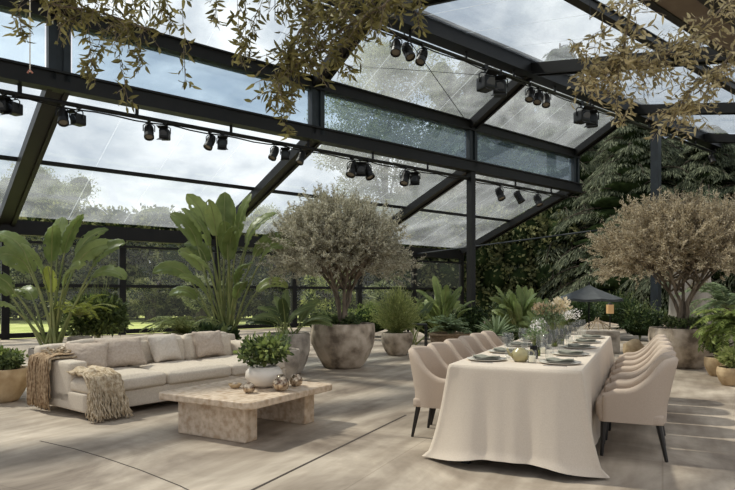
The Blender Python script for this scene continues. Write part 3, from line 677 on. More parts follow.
# glasses
def wine_prof(k=1.0): return [(0, 0), (.034*k, 0), (.034*k, .003), (.005, .008), (.004, .085*k), (.012, .095*k), (.034*k, .125*k), (.040*k, .16*k), (.035*k, .215*k), (.033*k, .215*k), (.037*k, .16*k), (.030*k, .128*k), (0, .102*k)]
w0 = disc(wine_prof(), 20).build('wine_glass', M['drink'], None, smooth=True); t0 = disc([(0, 0), (.032, 0), (.034, .10), (.0325, .10), (.030, .008), (0, .008)], 20).build('tumbler', M['drink'], None, smooth=True)
fw = [True, True]
for side in (0, 1):
    for i, a in enumerate(aa):
        for q, (src, nm) in enumerate(((w0, 'wine glass'), (w0, 'wine glass'), (t0, 'tumbler'))):
            j = 0 if src is w0 else 1
            if fw[j]: o = src; fw[j] = False
            else: o = src.copy(); C.objects.link(o)
            bb_ = .31 if side == 0 else TW-.31
            o.location = TP(bb_+(.04 if q == 1 else 0)*(1 if side == 0 else -1), a+(.20, .11, .29)[q], TZ+.0065)
            which = ('outer ', 'inner ', '')[q]
            tag(o, '%sclear %s at the %s setting from the near end, %s side' % (which, nm, ORD[i], ['left', 'right'][side]), 'glass', 'glassware on the dining table')
# candles, votives, vases in the middle
def vase_thing(name, label, b, a, prof, mm, cat='vase', group=None):
    p = thing(name, label, cat, TP(b, a, TZ+.0065), 0, group); disc(prof, 24).build('body', M[mm], p, smooth=True); return p
def votive(b, a, label, mm='drink', h=.09, r_=.034):
    p = vase_thing('votive_candle', label, b, a, [(0, 0), (r_, 0), (r_, h), (r_*.93, h), (r_*.9, .006), (0, .006)], mm, 'candle', 'votives along the table')
    disc([(0, .008), (r_*.75, .008), (r_*.75, h*.55), (0, h*.55)], 16).build('candle', M['candle'], p)
vt = [(.46, .58, 'votive with a white candle just behind the olive teapot'), (.56, .35, 'clear votive just right of the olive teapot'), (.50, .92, 'green glass votive behind the small dark vase'), (.52, 1.14, 'votive before the slim vase of pale sprigs'), (.50, 1.62, 'votive just before the tall bouquet'), (.54, 2.25, 'green glass votive just behind the tall bouquet'), (.44, 2.45, 'votive before the airy white sprays'), (.50, 3.05, 'votive just behind the airy white sprays'), (.48, 3.45, 'farthest votive on the dining table')]
for b, a, lb in vt: votive(b, a, lb, 'greenglass' if a in (.92, 2.25) else 'drink', .10 if b > .5 else .085)
p = vase_thing('teapot', 'squat olive-yellow teapot at the near end of the table', .46, .40, [(0, 0), (.045, 0), (.066, .03), (.07, .06), (.055, .09), (.035, .10), (.034, .108), (0, .112)], 'amber', 'teapot')
mb = MB(); mb.tube([(-.05, 0, .045), (-.085, 0, .06), (-.105, 0, .105)], [.016, .012, .008], 8); mb.build('spout', M['amber'], p, smooth=True)
mb = MB(); mb.tube([(.06, 0, .03), (.10, 0, .04), (.11, 0, .07), (.09, 0, .09), (.055, 0, .085)], .007, 8); mb.build('handle', M['amber'], p, smooth=True)
p = vase_thing('dark_vase', 'small black vase of green sprigs near the front of the table', .52, .67, [(0, 0), (.030, 0), (.036, .04), (.03, .10), (.033, .11), (0, .10)], 'blackmetal')
stems('stems', M['stalk'], p, (0, 0, .09), 14, .13, .09, .002, 8); leaf_ball('leaves', M['bluegreen'], p, (0, 0, .19), (.085, .085, .075), 260, .032, .010, 31, 9, 'lance')
leaf_ball('blossom', M['flower_white'], p, (0, 0, .23), (.07, .07, .05), 70, .016, .014, 32, 8)
p = vase_thing('flower_vase', 'clear vase with a tall cream and peach bouquet mid-table', .50, 1.95, [(0, 0), (.05, 0), (.055, .14), (.05, .17), (.048, .17), (.05, .01), (0, .01)], 'greenglass')
stems('stems', M['stalk'], p, (0, 0, .02), 26, .42, .16, .003, 9); leaf_ball('leaves', M['bluegreen'], p, (0, 0, .30), (.20, .20, .16), 420, .06, .02, 33, 12, 'lance')
leaf_ball('peach_blossom', M['flower_peach'], p, (-.08, 0, .36), (.13, .13, .12), 260, .035, .03, 34, 9); leaf_ball('cream_blossom', M['flower_cream'], p, (.08, 0, .38), (.15, .15, .13), 320, .038, .032, 35, 10)
p = vase_thing('flower_vase', 'vase of airy white sprays behind the bouquet toward the far end', .50, 2.75, [(0, 0), (.045, 0), (.05, .12), (.04, .15), (.038, .15), (.04, .01), (0, .01)], 'drink')
stems('stems', M['stalk'], p, (0, 0, .02), 60, .38, .26, .002, 10); leaf_ball('white_sprays', M['flower_white'], p, (0, 0, .28), (.27, .27, .12), 700, .018, .015, 36, 16)
p = vase_thing('flower_vase', 'slim vase with pale green and white sprigs near the left chairs', .44, 1.34, [(0, 0), (.03, 0), (.034, .10), (.025, .13), (.023, .13), (.028, .01), (0, .01)], 'greenglass')
stems('stems', M['stalk'], p, (0, 0, .02), 20, .24, .10, .002, 11); leaf_ball('leaves', M['bluegreen'], p, (0, 0, .20), (.09, .09, .09), 220, .035, .012, 37, 9, 'lance'); leaf_ball('blossom', M['flower_white'], p, (0, 0, .24), (.10, .10, .07), 120, .018, .015, 38, 9)

# ------------------------------------------------------------------ dining chairs (front = +y)
def sstep(a, b, x): t = max(0, min(1, (x-a)/(b-a))); return t*t*(3-2*t)
def make_chair():
    r = bpy.data.objects.new('dining_chair', None); C.objects.link(r); r['category'] = 'chair'
    mb = MB(); NA, NZ = 44, 12; hw, yb, yf = .262, -.29, .20
    def plan(a, off):     # a in -1..1 along the U
        ww = hw-off; L1 = (yf-yb-ww*.75); t = abs(a)
        cf = .58          # share of path that is the rounded back
        if t < cf:
            ang = (t/cf)*math.pi/2; x = ww*math.sin(ang)**.72; y = yb+off+ww*.78*(1-math.cos(ang)**.85 if math.cos(ang) > 0 else 1)
        else:
            x = ww; y = yb+off+ww*.78+(t-cf)/(1-cf)*(yf-(yb+off+ww*.78))
        return math.copysign(x, a), y
    def topz(a): t = abs(a); return 0.525+.235*(1-sstep(.26, .80, t))**1.3-.04*sstep(.85, 1, t)+.02*(1-t)
    def lean(z, t): return -.085*max(0, z-.42)*max(0, 1-t*1.2)*2
    def outer(u, v):
        a = u*2-1; x, y = plan(a, 0); zt = topz(a); z = .285+(zt-.285)*v; return Vector((x*(1-.06*(1-v)*.7), y+lean(z, abs(a))+.03*(1-v)*max(0, 1-abs(a)*1.5), z))
    def inner(u, v):
        a = u*2-1; x, y = plan(a, .06); zt = topz(a); z = .285+(zt-.285)*v; return Vector((x*(1-.06*(1-v)*.7), y+lean(z, abs(a)), z))
    def rim(u, v):
        o = outer(u, 1); i = inner(u, 1); p = o.lerp(i, v); p.z += .022*math.sin(v*math.pi); return p
    grid(mb, outer, NA, NZ); grid(mb, lambda u, v: inner(1-u, v), NA, NZ); grid(mb, lambda u, v: rim(u, v), NA, 6)
    for u in (0, 1): grid(mb, lambda q, v: outer(u, v).lerp(inner(u, v), q) + Vector((0, .012*math.sin(q*math.pi), 0)), 5, NZ)
    mb.build('backrest', M['chair'], r, smooth=True, weld=True)
    roundbox('seat', M['chair'], r, -.235, .235, -.20, .255, .29, .45, .05, puff=.018, n=10)
    roundbox('seat_frame', M['chair'], r, -.24, .24, -.24, .24, .275, .36, .02, n=6)
    for sx, sy in ((-1, 1), (1, 1), (-1, -1), (1, -1)):
        mb = MB(); mb.tube([(sx*.19, sy*.20 if sy > 0 else -.20, .285), (sx*.205, sy*.215 if sy > 0 else -.255, 0)], [.024, .013], 8); mb.build('leg', M['blackwood'], r)
    return r
ch = make_chair(); fc = True
order6 = ['nearest', 'second', 'third', 'fourth', 'fifth', 'farthest']
for side in (1, 0):
    for i in range(6):
        a = .98+i*.565 if side else .94+i*.545; b = TW+.30 if side else -.32
        loc = TP(b+R.uniform(-.01, .01), a, 0); rz = rzT+(math.pi/2 if side else -math.pi/2)+R.uniform(-.04, .04)
        lb = '%s beige upholstered tub chair with black legs on the %s side of the table' % (order6[i], ['left', 'right'][side])
        if fc: ch.location = loc; ch.rotation_euler = (0, 0, rz); ch['label'] = lb; ch['group'] = 'dining chairs'; fc = False
        else: dup(ch, loc, rz, lb, 'dining chairs')

# ------------------------------------------------------------------ pots and plants
def pot(parent, r_, h_, m, bulge=1.0, n=44, seed=0, rim=.86, wob=.02):
    prof = [(0, 0), (r_*.55, 0), (r_*.63, h_*.05), (r_*.82, h_*.28), (r_*.97*bulge, h_*.55), (r_*1.0*bulge, h_*.78), (r_*.97, h_*.95), (r_*.95, h_), (r_*rim, h_), (r_*(rim-.02), h_*.9), (0, h_*.9)]
    # refine
    pr = []
    for (a, b), (c, d) in zip(prof[:-1], prof[1:]):
        for q in range(3): pr.append((a+(c-a)*q/3, b+(d-b)*q/3))
    pr.append(prof[-1]); mb = MB(); mb.lathe(pr, n, wob=wob, seed=seed); o = mb.build('pot', m, parent, smooth=True)
    mb = MB(); mb.lathe([(0, h_*.93), (r_*(rim-.015), h_*.93)], n); mb.build('soil', M['soil'], o)
    return o
def GP(px, Y): return Vector(((px-367.5)*Y/F, Y, 0))
def olive(px, Y, label, m, seed, pr, ph, crown_c, crown_r, lean=0, trunks=5, nleaf=72000, tw=1700):
    g = random.Random(seed)
    r = thing('olive_tree', label, 'tree', GP(px, Y)); pot(r, pr, ph, M['pot'], seed=seed, bulge=1.0)
    mb = MB(); cc = Vector(crown_c); cr = Vector(crown_r)
    for i in range(trunks):
        a = 6.28*i/trunks+g.uniform(-.3, .3); pts = []; p = Vector((.05*math.cos(a), .05*math.sin(a), ph*.85)); end = cc+Vector((math.cos(a)*cr.x*.62, math.sin(a)*cr.y*.5, cr.z*.1))
        for j in range(9): f_ = j/8; q = p.lerp(end, f_); q += Vector((g.uniform(-1, 1), g.uniform(-1, 1), 0))*.03*(f_ > 0); q.x -= (end.x-p.x)*.32*math.sin(f_*math.pi); q.y -= (end.y-p.y)*.32*math.sin(f_*math.pi); pts.append(q)
        mb.tube(pts, [.042*(1-f*.075*1.2) for f in range(9)], 8)
        for j in range(4, 9):
            for _ in range(3):
                d = Vector((g.gauss(0, 1), g.gauss(0, 1), abs(g.gauss(.2, .7)))).normalized(); e_ = cc+Vector((d.x*cr.x, d.y*cr.y, d.z*cr.z))*.75; m1 = pts[j].lerp(e_, .5)+Vector((0, 0, .05))
                mb.tube([pts[j], m1, e_], [.02, .012, .005], 5)
    mb.build('trunk', M['bark'], r, smooth=True)
    G = np.random.default_rng(seed)
    # twigs: radiate from the crown body; leaves along the twigs
    d = G.normal(size=(tw, 3)); d /= np.linalg.norm(d, axis=1, keepdims=True); d[:, 2] = np.where(d[:, 2] < -.75, -d[:, 2], d[:, 2])
    rad = G.uniform(.18, .95, tw)**.6; low_ = (d[:, 2] < -.1) & (np.hypot(d[:, 0], d[:, 1]) < .9); d[low_, 2] *= -.4
    lump = np.array([1+.16*noise.noise(Vector(tuple(q*2.3+seed))) for q in d])
    base = np.array(cc)+d*np.array(cr)*(rad*lump)[:, None]
    under = (base[:, 2] < cc[2]-.15*cr[2]) & (np.hypot(base[:, 0]-cc[0], base[:, 1]-cc[1]) < .45*cr[0]); base[under, 2] += .9*cr[2]
    dr = d*np.array([1, 1, 1.0])+G.normal(size=(tw, 3))*.45+np.array([0, 0, .35]); dr /= np.linalg.norm(dr, axis=1, keepdims=True)
    tl = G.uniform(.16, .40, tw)
    per_ = nleaf//tw; tt = G.random((tw, per_)); lb_ = (base[:, None, :]+dr[:, None, :]*(tt*tl[:, None])[:, :, None]).reshape(-1, 3); lb_ += G.normal(size=lb_.shape)*.012
    ld = (np.repeat(dr, per_, axis=0)+G.normal(size=lb_.shape)*.75); n_ = len(lb_)
    leafmesh('leaves', m, r, lb_, ld, G.uniform(.038, .07, n_), G.uniform(.014, .022, n_), 'diamond', seed=seed)
    mb = MB()
    for i in range(0, tw, 2):
        q = Vector(base[i]); mb.tube([q-Vector(dr[i])*.12, q+Vector(dr[i])*float(tl[i])], [.005, .002], 3, cap=False)
    mb.build('twigs', M['bark'], r)
    return r
t1 = olive(343, 10.75, 'silvery round-crowned olive tree in a huge stone pot behind the coffee table', M['olive'], 3, .575, .78, (-.10, 0, 1.98), (1.20, 1.0, .93))
leaf_ball('groundcover', M['green'], t1, (0, 0, .80), (.5, .5, .12), 900, .06, .035, 41, 14, 'lance')
t2_ = olive(683, 10.75, 'gold-tinged olive tree with wide crown in a stone pot behind the right chairs', M['olive2'], 8, .56, .70, (-.02, 0, 1.98), (1.50, 1.2, .90), nleaf=88000, tw=2100)
leaf_ball('groundcover', M['green'], t2_, (0, 0, .76), (.56, .56, .16), 1300, .06, .035, 42, 16, 'lance')

def banana_leaf(mbl, mbs, base, az, elev, pet, Ln, Wd, droop, g, rib=.012, twist=0, roll=0):
    """petiole tube and a broad blade with a fold along the midrib, wavy edge"""
    d = Vector((math.cos(az)*math.cos(elev), math.sin(az)*math.cos(elev), math.sin(elev))); p = Vector(base); pts = [p.copy()]; el = elev; st = (pet+Ln)/16; dirs_ = []
    n_p = int(16*pet/(pet+Ln))
    for i in range(16):
        if i > n_p: el -= droop/(16-n_p)
        else: el -= droop*.15/max(1, n_p)
        d = Vector((math.cos(az)*math.cos(el), math.sin(az)*math.cos(el), math.sin(el))); p = p+d*st; pts.append(p.copy()); dirs_.append(d)
    mbs.tube(pts, [rib*(1-.8*i/16) for i in range(17)], 5)
    side0 = Vector((-math.sin(az+twist), math.cos(az+twist), 0)); blade = pts[n_p:]; k = len(blade)
    vs = []; fs = []; NW = 9
    # resample the blade finer for ribbing
    for i in range(k*3-2):
        q = i/3; a0 = int(q); a1 = min(a0+1, k-1); c = blade[a0].lerp(blade[a1], q-a0); f_ = i/(k*3-3)
        dd = (blade[min(a0+1, k-1)]-blade[max(a0-1 if a0+1 > k-1 else a0, 0)]).normalized(); side = (Matrix.Rotation(roll, 3, dd) @ (side0-dd*side0.dot(dd)).normalized()); nrm = side.cross(dd).normalized()
        wd = Wd*1.02*(math.sin(math.pi*min(1, f_*.94+.05))**.5)*(1 if f_ < .96 else .45)
        for j in range(NW):
            s_ = j/(NW-1)*2-1; rip = .012*math.sin(i*2.6)*abs(s_)
            vs.append(c+side*s_*wd/2*math.cos(.35)+nrm*(-abs(nrm.z)/(abs(nrm.z)+1e-6))*0+nrm*((abs(s_)*wd*.5)*.30*(1 if nrm.z > 0 else -1)*(-.2 if abs(s_) > .8 else 1)*.8+rip))
    rows = k*3-2
    for i in range(rows-1):
        for j in range(NW-1):
            if abs(j-(NW-1)/2+.5) > 1.6 and g.random() < .05: continue     # small tears
            fs.append((i*NW+j, i*NW+j+1, (i+1)*NW+j+1, (i+1)*NW+j))
    mbl.add(vs, fs)
def banana(name, label, base, specs, seed, m='banana', potr=None, poth=None, potm='pot2', ym=(), cat='plant'):
    g = random.Random(seed); r = thing(name, label, cat, base); z0 = 0
    if potr: pot(r, potr, poth, M[potm], seed=seed, wob=.01); z0 = poth*.9
    A, B, Sx = MB(), MB(), MB()
    for i, (az, el, pet, Ln, Wd, dr) in enumerate(specs):
        b = (g.uniform(-.12, .12), g.uniform(-.1, .1), z0); banana_leaf(B if i in ym else A, Sx, b, math.radians(az), math.radians(el), pet, Ln, Wd, math.radians(dr), g, rib=.027 if pet > .8 else .014, twist=g.uniform(-.4, .4), roll=math.cos(math.radians(az))*g.uniform(.35, 1.15))
    A.build('leaves', M[m], r, smooth=True)
    if ym: tag(B.build('young_leaves', M['banana_y'], r, smooth=True), 'yellow-green young leaves')
    Sx.build('stalks', M['stalk'], r, smooth=True); return r
def up_(sp, k): return [(a, e+(90-e)*k, p*1.2, l*.70, w_*.98, d*1.35) for a, e, p, l, w_, d in sp]
# az: 0 = right, 180 = left, 90 = away, 270 = toward camera
b1 = GP(52, 9.6)
banana('banana_plant', 'large banana plant with broad upright leaves behind the left end of the sofa', b1,
       up_([(178, 76, 1.15, 1.0, .42, 75), (100, 86, 1.35, .85, .42, 20), (10, 72, 1.2, 1.1, .34, 60), (200, 60, .95, .95, .30, 70), (350, 62, 1.1, .95, .32, 85), (260, 84, .8, .55, .30, 10), (20, 80, 1.3, .95, .30, 50), (150, 68, .8, .9, .32, 90), (230, 50, .7, .8, .26, 80), (320, 70, 1.0, .8, .28, 60), (185, 74, 1.3, .95, .36, 55), (300, 80, 1.2, .9, .36, 35), (0, 66, 1.25, .9, .34, 50), (170, 50, .9, .9, .32, 60), (240, 78, 1.05, .8, .32, 40), (345, 80, 1.4, .85, .34, 30)], .30), 5, ym=(5,), potr=.34, poth=.45)
mb = MB()
b2 = GP(226, 10.6)
sp = []; g = random.Random(12)
sp = [(95, 88, 1.7, 1.0, .40, 10), (170, 78, 1.55, 1.05, .36, 45), (150, 72, 1.3, 1.0, .34, 60), (20, 80, 1.6, 1.1, .36, 50), (350, 70, 1.35, 1.0, .32, 75), (190, 66, 1.1, .95, .30, 80), (270, 84, 1.3, .9, .34, 25), (60, 84, 1.5, 1.0, .34, 30), (230, 76, 1.0, .9, .30, 50), (310, 74, .95, .9, .32, 60), (10, 60, .9, .9, .28, 80), (180, 56, .8, .8, .26, 80), (120, 84, 1.75, .95, .34, 20), (0, 86, 1.75, .9, .34, 25), (200, 80, 1.6, .95, .36, 40), (340, 78, 1.5, .95, .36, 45), (250, 82, 1.6, .9, .36, 20), (290, 78, 1.35, .85, .34, 40), (180, 82, 1.8, .9, .36, 35), (15, 70, 1.5, .9, .32, 60), (165, 66, 1.2, .9, .32, 50), (300, 60, .8, .7, .28, 50), (220, 62, .9, .75, .28, 55)]
banana('banana_plant', 'tallest banana plant with torn upright leaves behind the right end of the sofa', b2, up_(sp, .36), 13, potr=.36, poth=.45)

def fronds(name, m, parent, c, n, Ln, arch, lw, ll, seed, el=(35, 80), per_=22):
    """feathery fronds: arching rib with paired leaflets"""
    g = np.random.default_rng(seed); mb = MB(); B = []; D = []
    for i in range(n):
        az = g.uniform(0, 6.283); e0 = math.radians(g.uniform(*el)); L_ = Ln*g.uniform(.7, 1.1); p = Vector(c); pts = [p.copy()]
        for j in range(10):
            e_ = e0-math.radians(arch)*(j/9); d = Vector((math.cos(az)*math.cos(e_), math.sin(az)*math.cos(e_), math.sin(e_))); p = p+d*L_/10; pts.append(p.copy())
        mb.tube(pts, [.006*(1-.08*q) for q in range(11)], 4)
        side = Vector((-math.sin(az), math.cos(az), 0))
        for q in range(per_):
            f_ = .12+.88*q/per_; k_ = f_*10; a0 = int(min(9, k_)); pt = pts[a0].lerp(pts[a0+1], k_-a0); dd = (pts[a0+1]-pts[a0]).normalized()
            for s_ in (-1, 1): B.append(pt); D.append(side*s_+dd*.55+Vector((0, 0, -.15)))
    mb.build(name.replace('fronds', 'ribs') if 'fronds' in name else 'ribs', M['stalk'], parent)
    nB = len(B); return leafmesh(name, m, parent, [tuple(b) for b in B], [tuple(d) for d in D], g.uniform(.7, 1.1, nB)*ll, lw, 'diamond', roll=[(0, 0, 1)]*nB, seed=seed)
def shrub(name, label, base, rad, h0, m, n, Ln, Wd, seed, potr=None, poth=None, potm='pot2', nc=14, core=False, tpl='lance', cat='shrub', m2=None):
    r = thing(name, label, cat, base); z0 = 0
    if potr: pot(r, potr, poth, M[potm], seed=seed, wob=.01); z0 = poth*.9
    stems('stems', M['stalk'], r, (0, 0, z0), 18, rad[2]*1.2+h0, min(rad[0], rad[1])*.8, .008, seed)
    leaf_ball('leaves', m, r, (0, 0, z0+h0), rad, n, Ln, Wd, seed, nc, tpl)
    if m2: leaf_ball('light_leaves', m2, r, (0, 0, z0+h0+.03), rad, n//4, Ln, Wd, seed+50, nc, tpl)
    if core: mb = MB(); blob(mb, (0, 0, z0+h0), (rad[0]*.6, rad[1]*.6, rad[2]*.6), seed); mb.build('inner_foliage', M['core'], r, smooth=True)
    return r
# near left pot
shrub('potted_shrub', 'leafy green shrub in a pale round pot at the left picture edge', GP(2, 7.35), (.30, .28, .20), .10, M['green'], 1500, .07, .04, 61, .29, .40, 'terracotta', m2=M['bright'])
# dark bush right of the first banana, yellow fern between
shrub('garden_shrub', 'dark bushy shrub behind the sofa between the banana plants', GP(98, 10.8), (.60, .42, .80), .72, M['green'], 5200, .10, .045, 62, nc=30, m2=M['bright'])
r = thing('fern', 'yellow-green fern beside the left banana plant', 'fern', GP(80, 10.0)); pot(r, .2, .6, M['pot2']); fronds('fronds', M['banana_y'], r, (0, 0, .9), 14, .8, 80, .03, .12, 63)
r = thing('fern', 'arching lime fern left of the tallest banana plant', 'fern', GP(186, 10.3)); pot(r, .22, .5, M['pot2']); fronds('fronds', M['fern'], r, (0, 0, .55), 38, .85, 95, .022, .13, 64)
shrub('garden_shrub', 'low dark shrub with large leaves at the foot of the tallest banana plant', GP(215, 10.0), (.42, .3, .25), .55, M['darkgreen'], 700, .14, .09, 65, nc=12, m2=M['green'], core=True)
# two stone pots right of sofa
r = banana('broadleaf_plant', 'upright broad-leaved plant in a worn stone pot left of the olive tree', GP(288, 9.95), [(az, e_, .28, .55, .18, d) for az, e_, d in ((10, 70, 60), (170, 70, 70), (90, 84, 20), (200, 60, 80), (340, 58, 80), (270, 75, 45), (130, 76, 40), (40, 74, 50), (230, 66, 60), (0, 50, 80), (185, 48, 70))], 66, m='green', potr=.37, poth=.66, potm='pot2')
shrub('potted_shrub', 'wispy grey-green shrub in a rounded pot at the right end of the sofa', GP(281, 9.0), (.18, .18, .26), .15, M['bluegreen'], 420, .045, .02, 67, .29, .48, 'pot2')
# feathery shrub in pot right of the olive
r = thing('feathery_shrub', 'feathery bright green shrub in a square-shouldered stone pot right of the left olive', 'shrub', GP(397, 12.9)); pot(r, .34, .48, M['pot'], bulge=1.0, wob=.0)
g_ = np.random.default_rng(5); n_ = 7000; az = g_.uniform(0, 6.283, n_); el = g_.uniform(.35, 1.5, n_); rr_ = g_.uniform(.1, .95, n_)
dd = np.stack([np.cos(az)*np.cos(el), np.sin(az)*np.cos(el), np.sin(el)], 1); leafmesh('needles', M['fern'], r, dd*(rr_*g_.uniform(.7, 1.12, n_))[:, None]*np.array([.64, .64, 1.0])+np.array([0, 0, .42]), dd+g_.normal(size=(n_, 3))*.3, g_.uniform(.06, .13, n_), .014, seed=9)
stems('stems', M['stalk'], r, (0, 0, .4), 30, .9, .5, .007, 68)
# blue-green plant in basket
r = thing('potted_plant', 'dusty blue-green leafy plant in a wide wicker basket before the black column', 'plant', GP(450, 14.0)); mb = MB(); mb.lathe([(0, 0), (.40, 0), (.48, .36), (.50, .36), (.50, .40), (.45, .40), (.43, .34), (0, .34)], 36); mb.build('basket', M['basket'], r, smooth=False)
fronds('fronds', M['bluegreen'], r, (0, 0, .38), 70, .58, 65, .028, .10, 69, el=(35, 88), per_=16)
# dark stand by column
r = thing('side_stand', 'low black metal stand beside the wicker basket', 'stand', GP(417, 13.6)); mb = MB(); mb.box(-.22, .22, -.2, .2, .60, .63); mb.build('stand_top', M['blackmetal'], r)
for x in (-.2, .2):
    for y in (-.18, .18): mb = MB(); mb.box(x-.015, x+.015, y-.015, y+.015, 0, .60); mb.build('leg', M['blackmetal'], r)
# strelitzias at the far side
def strel(label, px, Y, n, seed, Lm, ph=(.7, 1.0), m='banana', spread=38, wd=.22):
    g = random.Random(seed); sp_ = [(g.uniform(0, 360), 90-abs(g.gauss(0, spread*.62)), g.uniform(ph[0]*.8, ph[1]*1.15), Lm*.72*g.uniform(.75, 1.1), wd*1.05*g.uniform(.8, 1.1), g.uniform(15, 85)) for _ in range(n)]
    return banana('strelitzia', label, GP(px, Y), sp_, seed, m=m)
strel('broad clump of strelitzia left of the tall black column', 443, 16.5, 44, 71, 1.0, (.4, 1.0))
strel('lighter strelitzia with upright leaves right of the tall black column', 520, 17.0, 34, 72, 1.05, (.4, .9), spread=26, wd=.26)
strel('low strelitzia leaning right beside the grey umbrella', 543, 16.0, 18, 73, .85, (.3, .7), spread=40)
strel('strelitzia tucked behind the feathery shrub', 412, 15.5, 12, 74, .8, (.5, .8), m='green')
for i, (px, Y, rx, h, mm, lb) in enumerate([(500, 15.0, .55, .38, 'green', 'round green shrub behind the left row of chairs'), (470, 16.2, .6, .55, 'darkgreen', 'dark shrub filling the gap left of the black column'), (428, 17.5, .8, .6, 'darkgreen', 'dark shrub under the broad strelitzia clump'), (545, 18.5, .9, .55, 'green', 'green shrub under the grey umbrella'), (640, 17, .9, .6, 'darkgreen', 'dark shrub between the umbrella and the right olive tree'), (575, 22, 1.3, .7, 'darkgreen', 'wide dark shrub beyond the umbrella'), (620, 23, 1.5, .8, 'darkgreen', 'widest dark shrub beyond the lantern'), (515, 20, 1.1, .8, 'darkgreen', 'dark shrub behind the upright strelitzia'), (330, 17.5, 1.0, .5, 'green', 'green shrub outside the wall left of the olive trunk'), (372, 18.5, .9, .6, 'bright', 'yellowish shrub outside the wall right of the olive trunk')]):
    shrub('garden_shrub', lb, GP(px, Y), (rx, rx*.8, h), h*.8, M[mm], 1800, .10, .05, 80+i, nc=16, core=True, m2=M['green'] if mm == 'darkgreen' else None)
r = thing('agave', 'pale spiky agave behind the second row of left chairs', 'plant', GP(496, 12.5)); A, Sx = MB(), MB(); g = random.Random(4)
for i in range(26): banana_leaf(A, Sx, (0, 0, .42), i*2.4, math.radians(g.uniform(20, 80)), .02, .5, .07, math.radians(25), g, rib=.006)
pot(r, .24, .42, M['pot2']); A.build('leaves', M['bluegreen'], r, smooth=True)
Sx.build('midribs', M['bluegreen'], r)
# right-hand foliage
r = thing('palm_shrub', 'arching dark green cycad behind the right olive pot', 'palm', GP(728, 12.2)); pot(r, .3, .5, M['pot2']); fronds('fronds', M['bluegreen'], r, (0, 0, 1.0), 26, 1.15, 95, .035, .22, 91, el=(20, 80), per_=26)
mb = MB(); mb.tube([(0, 0, .45), (0, 0, 1.02)], [.10, .08], 10); mb.build('trunk', M['bark'], r)
r = thing('fern', 'bright green fern in an urn at the right picture edge', 'fern', GP(735, 9.3)); pot(r, .22, .42, M['terracotta']); fronds('fronds', M['bright'], r, (0, 0, .72), 60, .72, 100, .035, .13, 92, el=(15, 85), per_=20)
stems('stems', M['stalk'], r, (0, 0, .38), 20, .36, .08, .01, 93)
shrub('potted_shrub', 'yellow-leaved shrub in a small clay pot at the lower right edge', GP(731, 8.6), (.2, .2, .2), .12, M['fern'], 420, .09, .05, 94, .18, .26, 'terracotta')
shrub('potted_shrub', 'small dark shrub in a clay pot just right of the olive pot', GP(718, 9.6), (.2, .2, .2), .15, M['green'], 500, .08, .04, 95, .20, .30, 'terracotta')
# stone planter with sticks at the far end of the table, boulder
r = thing('stone_planter', 'stone planter with a tepee of sticks beyond the far end of the table', 'planter', GP(598, 13.5)); mb = MB(); mb.box(-.38, .38, -.3, .3, 0, .50); mb.build('trough', M['pot2'], r, bevel=.03)
mb = MB()
for i in range(7): a = i*.9; mb.tube([(.32*math.cos(a), .22*math.sin(a), .49), (.2*math.cos(a), .1*math.sin(a), .62+.05*math.sin(i*3)), (0.02*i-.08, 0, .72+.03*(i % 3))], .010, 5)
mb.build('sticks', M['stick'], r)
mb = MB(); blob(mb, (0, 0, .18), (.22, .2, .20), 5); o = mb.build('boulder', M['terracotta'], None, smooth=True); o.location = GP(634, 12.2); tag(o, 'small tan boulder behind the right row of chairs', 'rock')
r = thing('stone_bench', 'pale stone bench right of the olive pot', 'bench', GP(712, 13.5)); mb = MB(); mb.box(-.6, .6, -.2, .2, .42, .52); mb.build('seat', M['white_ceramic'], r, bevel=.015)
for x in (-.45, .45): mb = MB(); mb.box(x-.08, x+.08, -.17, .17, 0, .42); mb.build('leg', M['pot2'], r)
# umbrella
r = thing('garden_umbrella', 'open dark grey garden umbrella on a pole in the far garden', 'umbrella', GP(589, 18.0)); mb = MB(); N = 8; ru = 1.0
apex = (0, 0, 1.55); rimz = 1.17
vs = []
for j in range(7):
    f_ = j/6
    for i in range(N*4):
        a = 2*math.pi*i/(N*4); sc_ = (1-.06*abs(math.sin(a*N/2))*f_); vs.append((ru*f_*math.cos(a)*sc_, ru*f_*math.sin(a)*sc_, 1.58-(1.58-rimz)*f_**.85-.03*abs(math.sin(a*N/2))*f_))
for i in range(N*4): vs.append((vs[6*N*4+i][0], vs[6*N*4+i][1], vs[6*N*4+i][2]-.07))
fs = [(j*N*4+i, (j+1)*N*4+i, (j+1)*N*4+(i+1) % (N*4), j*N*4+(i+1) % (N*4)) for j in range(7) for i in range(N*4)]
mb.add(vs, fs); cano = o = mb.build('canopy', M['umbrella'], r); sm = o.modifiers.new('s', 'SOLIDIFY'); sm.thickness = .01
mb = MB(); mb.tube([(0, 0, 0), (0, 0, 1.66)], .025, 8); mb.build('pole', M['blackmetal'], r); mb = MB(); mb.lathe([(0, 0), (.28, 0), (.28, .06), (.05, .1), (0, .1)], 20); mb.build('base', M['pot2'], r)
for i in range(N):
    a = 2*math.pi*i/N; mb = MB(); mb.tube([(0, 0, 1.53), (ru*.95*math.cos(a), ru*.95*math.sin(a), rimz-.005)], .008, 4); mb.build('rib', M['blackmetal'], cano)
r = thing('lantern', 'small amber lantern on a thin post beyond the table', 'lantern', GP(610, 16.0)); mb = MB(); mb.box(-.075, .075, -.075, .075, .78, 1.02); mb.build('shade', M['lantern'], r, bevel=.01); mb = MB(); mb.tube([(0, 0, 0), (0, 0, .78)], .015, 6); mb.build('post', M['blackmetal'], r)
mb = MB(); mb.lathe([(.085, 1.02), (.02, 1.08), (0, 1.08)], 8); mb.build('cap', M['blackmetal'], r)

